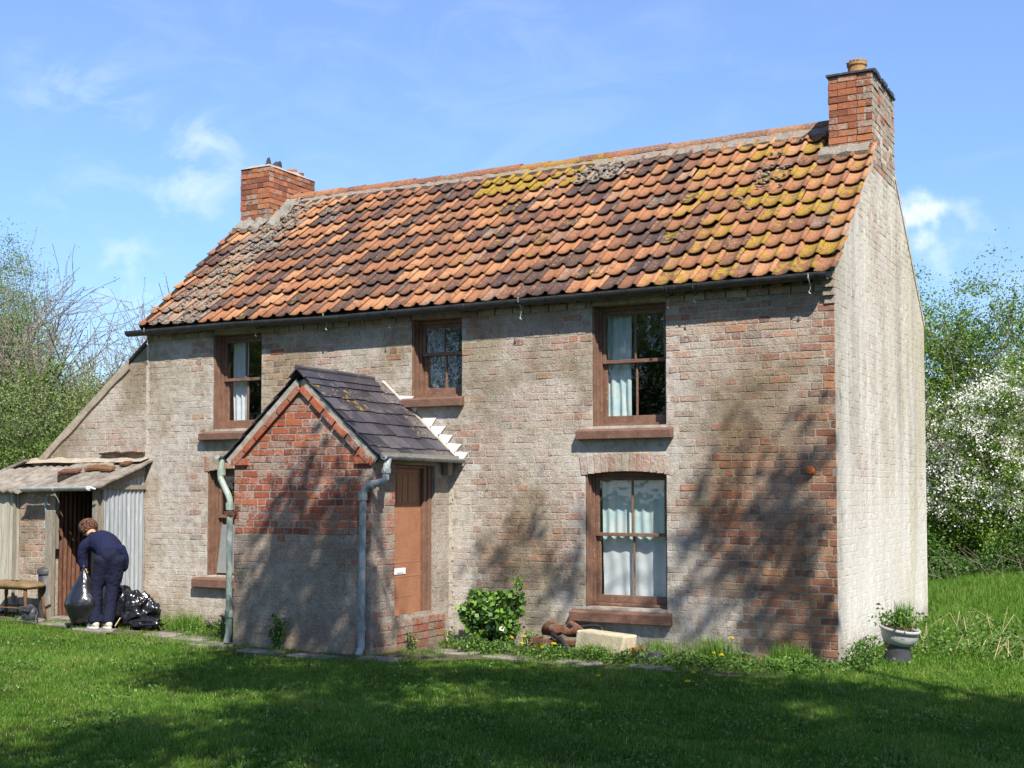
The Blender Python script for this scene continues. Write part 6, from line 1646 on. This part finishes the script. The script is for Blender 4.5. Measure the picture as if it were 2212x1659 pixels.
grass_tuft(None, ux + .05, uy, .30, .20, 200, z=.35, parent=urn).name = 'grasses'
C = np.array([ux, uy, .45]) + nr.normal(size=(240, 3)) * np.array([.11, .11, .05]); leaves('foliage', C, nr.uniform(.03, .06, len(C)), M_WEED, urn)
# dock: broad leaves
dk_ = MB()
for k in range(13):
    a = 2 * math.pi * k / 13 + rng.uniform(-.2, .2); L_s = rng.uniform(.20, .32); e = rng.uniform(.25, .75); v = []
    for i in range(6):
        t = i / 5; w = .045 * math.sin(math.pi * min(1, .12 + t * .88)) + .002; r_ = L_s * t; zz = .02 + L_s * e * t - .22 * t * t * L_s
        c = Vector((-.40 + r_ * math.cos(a), -.62 + r_ * math.sin(a) * .8, zz)); s_ = Vector((-math.sin(a), math.cos(a), .15 * (1 if i % 2 else -1)))
        v += [tuple(c - s_ * w), tuple(c + Vector((0, 0, -.008))), tuple(c + s_ * w)]
    dk_.add(v, [(i * 3 + j, i * 3 + j + 1, (i + 1) * 3 + j + 1, (i + 1) * 3 + j) for i in range(5) for j in range(2)], (rng.uniform(.4, .9), 0, 0, 0))
tag(dk_.build('dock_plant', M_IVY, None, smooth=True), 'broad leaved dock plant at the foot of the wall near the gable corner', 'plant')
# dandelions
def dandelion(x, y, h, r_, label, grp):
    t = thing('dandelion', label, 'dandelion', grp); z = gz(x, y); m = MB(); tx, ty = x + rng.uniform(-.02, .02), y + rng.uniform(-.02, .02)
    m.tube([(x, y, z), (x, y, z + h * .5), (tx, ty, z + h)], .0035, 5); m.build('stem', M_WEED, t)
    m = MB(); n_ = 16
    for ring, (rr, zz) in enumerate(((1, 0), (.75, .008), (.45, .014))):
        for k in range(n_):
            a = 2 * math.pi * (k + .5 * ring) / n_; b = .16
            m.add([(tx, ty, z + h + zz * .3), (tx + r_ * rr * math.cos(a - b), ty + r_ * rr * math.sin(a - b), z + h + zz + .003), (tx + r_ * rr * 1.06 * math.cos(a), ty + r_ * rr * 1.06 * math.sin(a), z + h + zz + .006), (tx + r_ * rr * math.cos(a + b), ty + r_ * rr * math.sin(a + b), z + h + zz + .003)], [(0, 1, 2, 3)])
    m.lathe((tx, ty, z + h - .006), [(.004, 0), (.012, .006), (.010, .016), (0, .02)], 8); m.build('flower_head', M_YELLOW, t)
for (x, y, h, r_, lab) in ((-3.42, -.62, .17, .026, 'left one of three dandelions clustered right of the ivy bush'), (-3.30, -.60, .19, .028, 'top one of three dandelions clustered right of the ivy bush'), (-3.28, -.66, .12, .026, 'lowest of three dandelions clustered right of the ivy bush'),
                           (-2.92, -.90, .13, .022, 'small dandelion just left of the one before the hose'), (-2.80, -.88, .17, .027, 'dandelion standing before the hose and iron seat'),
                           (-1.92, -.86, .14, .020, 'dandelion touching the left end of the small dark block'), (-.98, -.45, .27, .030, 'tallest dandelion, in the tuft against the wall'), (-1.12, -.62, .13, .018, 'tiny dandelion left of two low ones below the tall dandelion'),
                           (-1.02, -.66, .12, .024, 'larger of the low dandelions below the tall dandelion'), (-.75, -.72, .10, .020, 'dandelion nearest the dock plant'), (-1.25, -.95, .09, .022, 'dandelion low in the weeds right of the dark block'),
                           (-.98, -1.55, .06, .024, 'dandelion in the lawn edge above the front one'), (-.82, -2.10, .06, .030, 'front dandelion, alone in the shaded lawn'), (-1.75, -2.0, .04, .018, 'small dandelion alone in the lawn left of the front one'), (-6.85, -1.25, .17, .022, 'dandelion by the left downpipe')):
    dandelion(x, y, h, r_, lab, 'dandelions along the front')

# ------------------------------------------------------------------ trees standing outside the picture that shade the lawn and the wall
def shade_keep(P):
    P = np.asarray(P, float); s_ = np.array(S); t = P[:, 2] / s_[2]; gx_, gy_ = P[:, 0] - s_[0] * t, P[:, 1] - s_[1] * t
    # where the ray meets the front wall
    tw = (P[:, 1] - 0) / s_[1]; wx = P[:, 0] - s_[0] * tw; wz = P[:, 2] - s_[2] * tw
    onwall = (gy_ > 0) & (wx < .1) & (wx > -10)
    lim = np.interp(wx, [-9, -6.8, -6.3, -5.2, -4.7, -4.0, -3.2, -2.4, -1.9, -1.2, -.4, 0.1], [-1, -1, 1.0, 2.0, 1.6, -.3, .95, .45, .35, 2.2, 2.45, 2.5])
    pw_ = np.where(wz < lim, .50, 0)
    left = np.interp(gy_, [-9, -6.5, -5.2, -4.0, -3, -2, -1.5], [-6.2, -4.7, -5.6, -5.4, -6.3, -6.9, -6.9])
    pg_ = np.where((gx_ > left) & (gx_ < 7), 1.0, 0.0)
    # lighter patches on the lawn
    h = np.sin(gx_ * 1.3 + 1.0) * np.sin(gy_ * 1.9 + gx_ * .5) + .45 * np.sin(gx_ * 3.7 + gy_ * 2)
    pg_ = pg_ * np.where(h > .55, .25, 1.0)
    pg_ = np.where((gx_ > .4) & (gy_ > -1.8), .12, pg_)
    pg_ = np.where((gy_ > -1.75) & (gx_ < 0) , .30 * pg_, pg_)
    p = np.where(onwall, pw_, pg_)
    return rs_.random(len(P)) < p
rs_ = np.random.default_rng(99)
def shade_tree(label, bx, by, h0, targets, seed, hrange, leaves_per=80, lsize=.13, rad=.34, trunk=.26):
    """unseen tree; leaf clumps placed to cast the wanted shade, joined to the trunk by branches"""
    g = np.random.default_rng(seed); T = targets; hz = g.uniform(hrange[0], hrange[1], len(T)); s_ = np.array(S)
    P = T + s_ * ((hz - T[:, 2]) / s_[2])[:, None]  # crown shaped by the shade: clumps lie sunward of the wanted shadow spots
    root = thing('shade_tree', label, 'tree', 'trees out of view that shade the garden')
    nodes = [Vector((bx, by, z)) for z in np.linspace(0, h0, 9)]; par = [-1] + list(range(8)); m = MB()
    m.tube(nodes, [trunk * (1 - .06 * i) for i in range(9)], 9)
    order = np.argsort([(Vector(p) - nodes[-1]).length for p in P]); A = np.array([tuple(n) for n in nodes[4:]])
    for k in order:
        p = P[k]; d = np.linalg.norm(A - p, axis=1) + .5 * np.clip(A[:, 2] - p[2], 0, None); q = A[int(np.argmin(d))]
        mid = (p + q) / 2 + g.normal(0, .12, 3); dist = float(np.linalg.norm(q - nodes[-1])); r0 = max(.018, .11 - .014 * dist)
        m.tube([tuple(q), tuple(mid), tuple(p)], [r0, r0 * .75, max(.012, r0 * .5)], 5, caps=False); A = np.vstack([A, mid, p])
    m.build('trunk', M_BARK, root, smooth=True)
    n_ = len(P) * leaves_per; ci = g.integers(0, len(P), n_); C = P[ci] + g.normal(size=(n_, 3)) * rad * g.uniform(.5, 1.2, len(P))[ci][:, None]
    d_ = C - np.array(CAM); Zc = d_[:, 0] * -.4717 + d_[:, 1] * .8818; C = C[(Zc < 0) | (d_[:, 2] > .55 * np.abs(Zc) + .8)]
    leaves('crown', C, g.uniform(.7, 1.3, len(C)) * lsize, M_HAW, root)
def lawn_targets(n, x0, x1, y0, y1, left=True, seed=1):
    g = np.random.default_rng(seed); X = g.uniform(x0, x1, n); Y = g.uniform(y0, y1, n)
    lim = np.interp(Y, [-9, -6.9, -5.8, -4.8, -4.0, -3, -2, -1.2], [-3.0, -3.6, -4.3, -4.8, -5.2, -5.9, -6.2, -6.2])
    h = np.sin(X * 1.3 + 1.0) * np.sin(Y * 1.9 + X * .5) + .45 * np.sin(X * 3.7 + Y * 2)
    keep = (X > lim) & (g.random(n) < np.where(h > .18, .16, 1.0)) & ~((X > .2) & (Y > -1.5) & (g.random(n) < .7)) & ~((Y > -1.5) & (g.random(n) < .5))
    return np.stack([X, Y, np.zeros(n)], 1)[keep]
def wall_targets(spots, seed=2):
    g = np.random.default_rng(seed); o = []
    for (x, y, z, rx, rz, n) in spots:
        for _ in range(n): o.append((x + g.normal() * rx, y, z + g.normal() * rz))
    return np.array(o)
WT = wall_targets([(-1.25, 0, 2.0, .12, .25, 4), (-.45, 0, 2.25, .22, .25, 6), (-.9, 0, 1.55, .35, .2, 7), (-.35, 0, 1.2, .25, .3, 6), (-1.1, 0, .75, .3, .2, 8), (-.5, 0, .45, .35, .2, 7), (-1.5, 0, .35, .25, .15, 3), (-1.35, 0, 1.3, .1, .2, 3),
                   (-3.2, 0, .75, .18, .18, 4), (-3.75, 0, 1.0, .2, .25, 4), (-3.0, 0, 1.15, .2, .12, 2), (-2.4, 0, .25, .3, .1, 3), (-4.1, 0, .4, .15, .2, 3)])
PT = wall_targets([(-5.75, PY, 1.75, .06, .25, 3), (-5.35, PY, 1.2, .2, .2, 7), (-4.95, PY, 1.5, .08, .25, 2), (-5.9, PY, .75, .25, .2, 8), (-5.2, PY, .55, .3, .25, 10), (-4.85, PY, 1.0, .12, .4, 7), (-6.3, PY, .3, .12, .15, 3), (-5.5, PY, 2.2, .05, .1, 1)], 3)
shade_tree('tall tree beyond the right edge of the view whose branches dapple the front wall', 8.6, -8.2, 8.0, WT, 301, (8.5, 12.5), 15, .11, .17)
shade_tree('tree right of the viewpoint whose branches shade the porch', 4.9, -15.2, 7.5, np.concatenate([PT, lawn_targets(70, -7, -1.5, -4.6, -1.8, seed=5)]), 302, (7.5, 10.5), 46, .12, .22)
shade_tree('broad tree behind the viewpoint that shades the near lawn', 7.2, -16.0, 7.0, lawn_targets(500, -7, 3, -9, -1.4, seed=6), 303, (7.5, 11.5), 150, .15, .36)
shade_tree('tree right of the lawn that shades its right side', 11.4, -10.4, 7.0, lawn_targets(330, -2.0, 6.5, -8.5, -1.1, seed=7), 304, (7.0, 11.0), 130, .15, .36)
for k, (x, y, h) in enumerate(((-6, -24, 12), (-13, -20, 11), (14, -22, 12), (-20, -14, 10))):
    tree('boundary_tree', ['tree on the boundary behind the viewpoint, left of centre', 'second boundary tree further left', 'boundary tree behind on the right', 'boundary tree far to the left'][k], 'tree', (x, y, 0), h, 9000, .22, M_HAW, 210 + k, stems=2, trunk=.25, spread=.55, jitter=.4, kids=(7, 6, 5), group='trees on the boundary out of view')
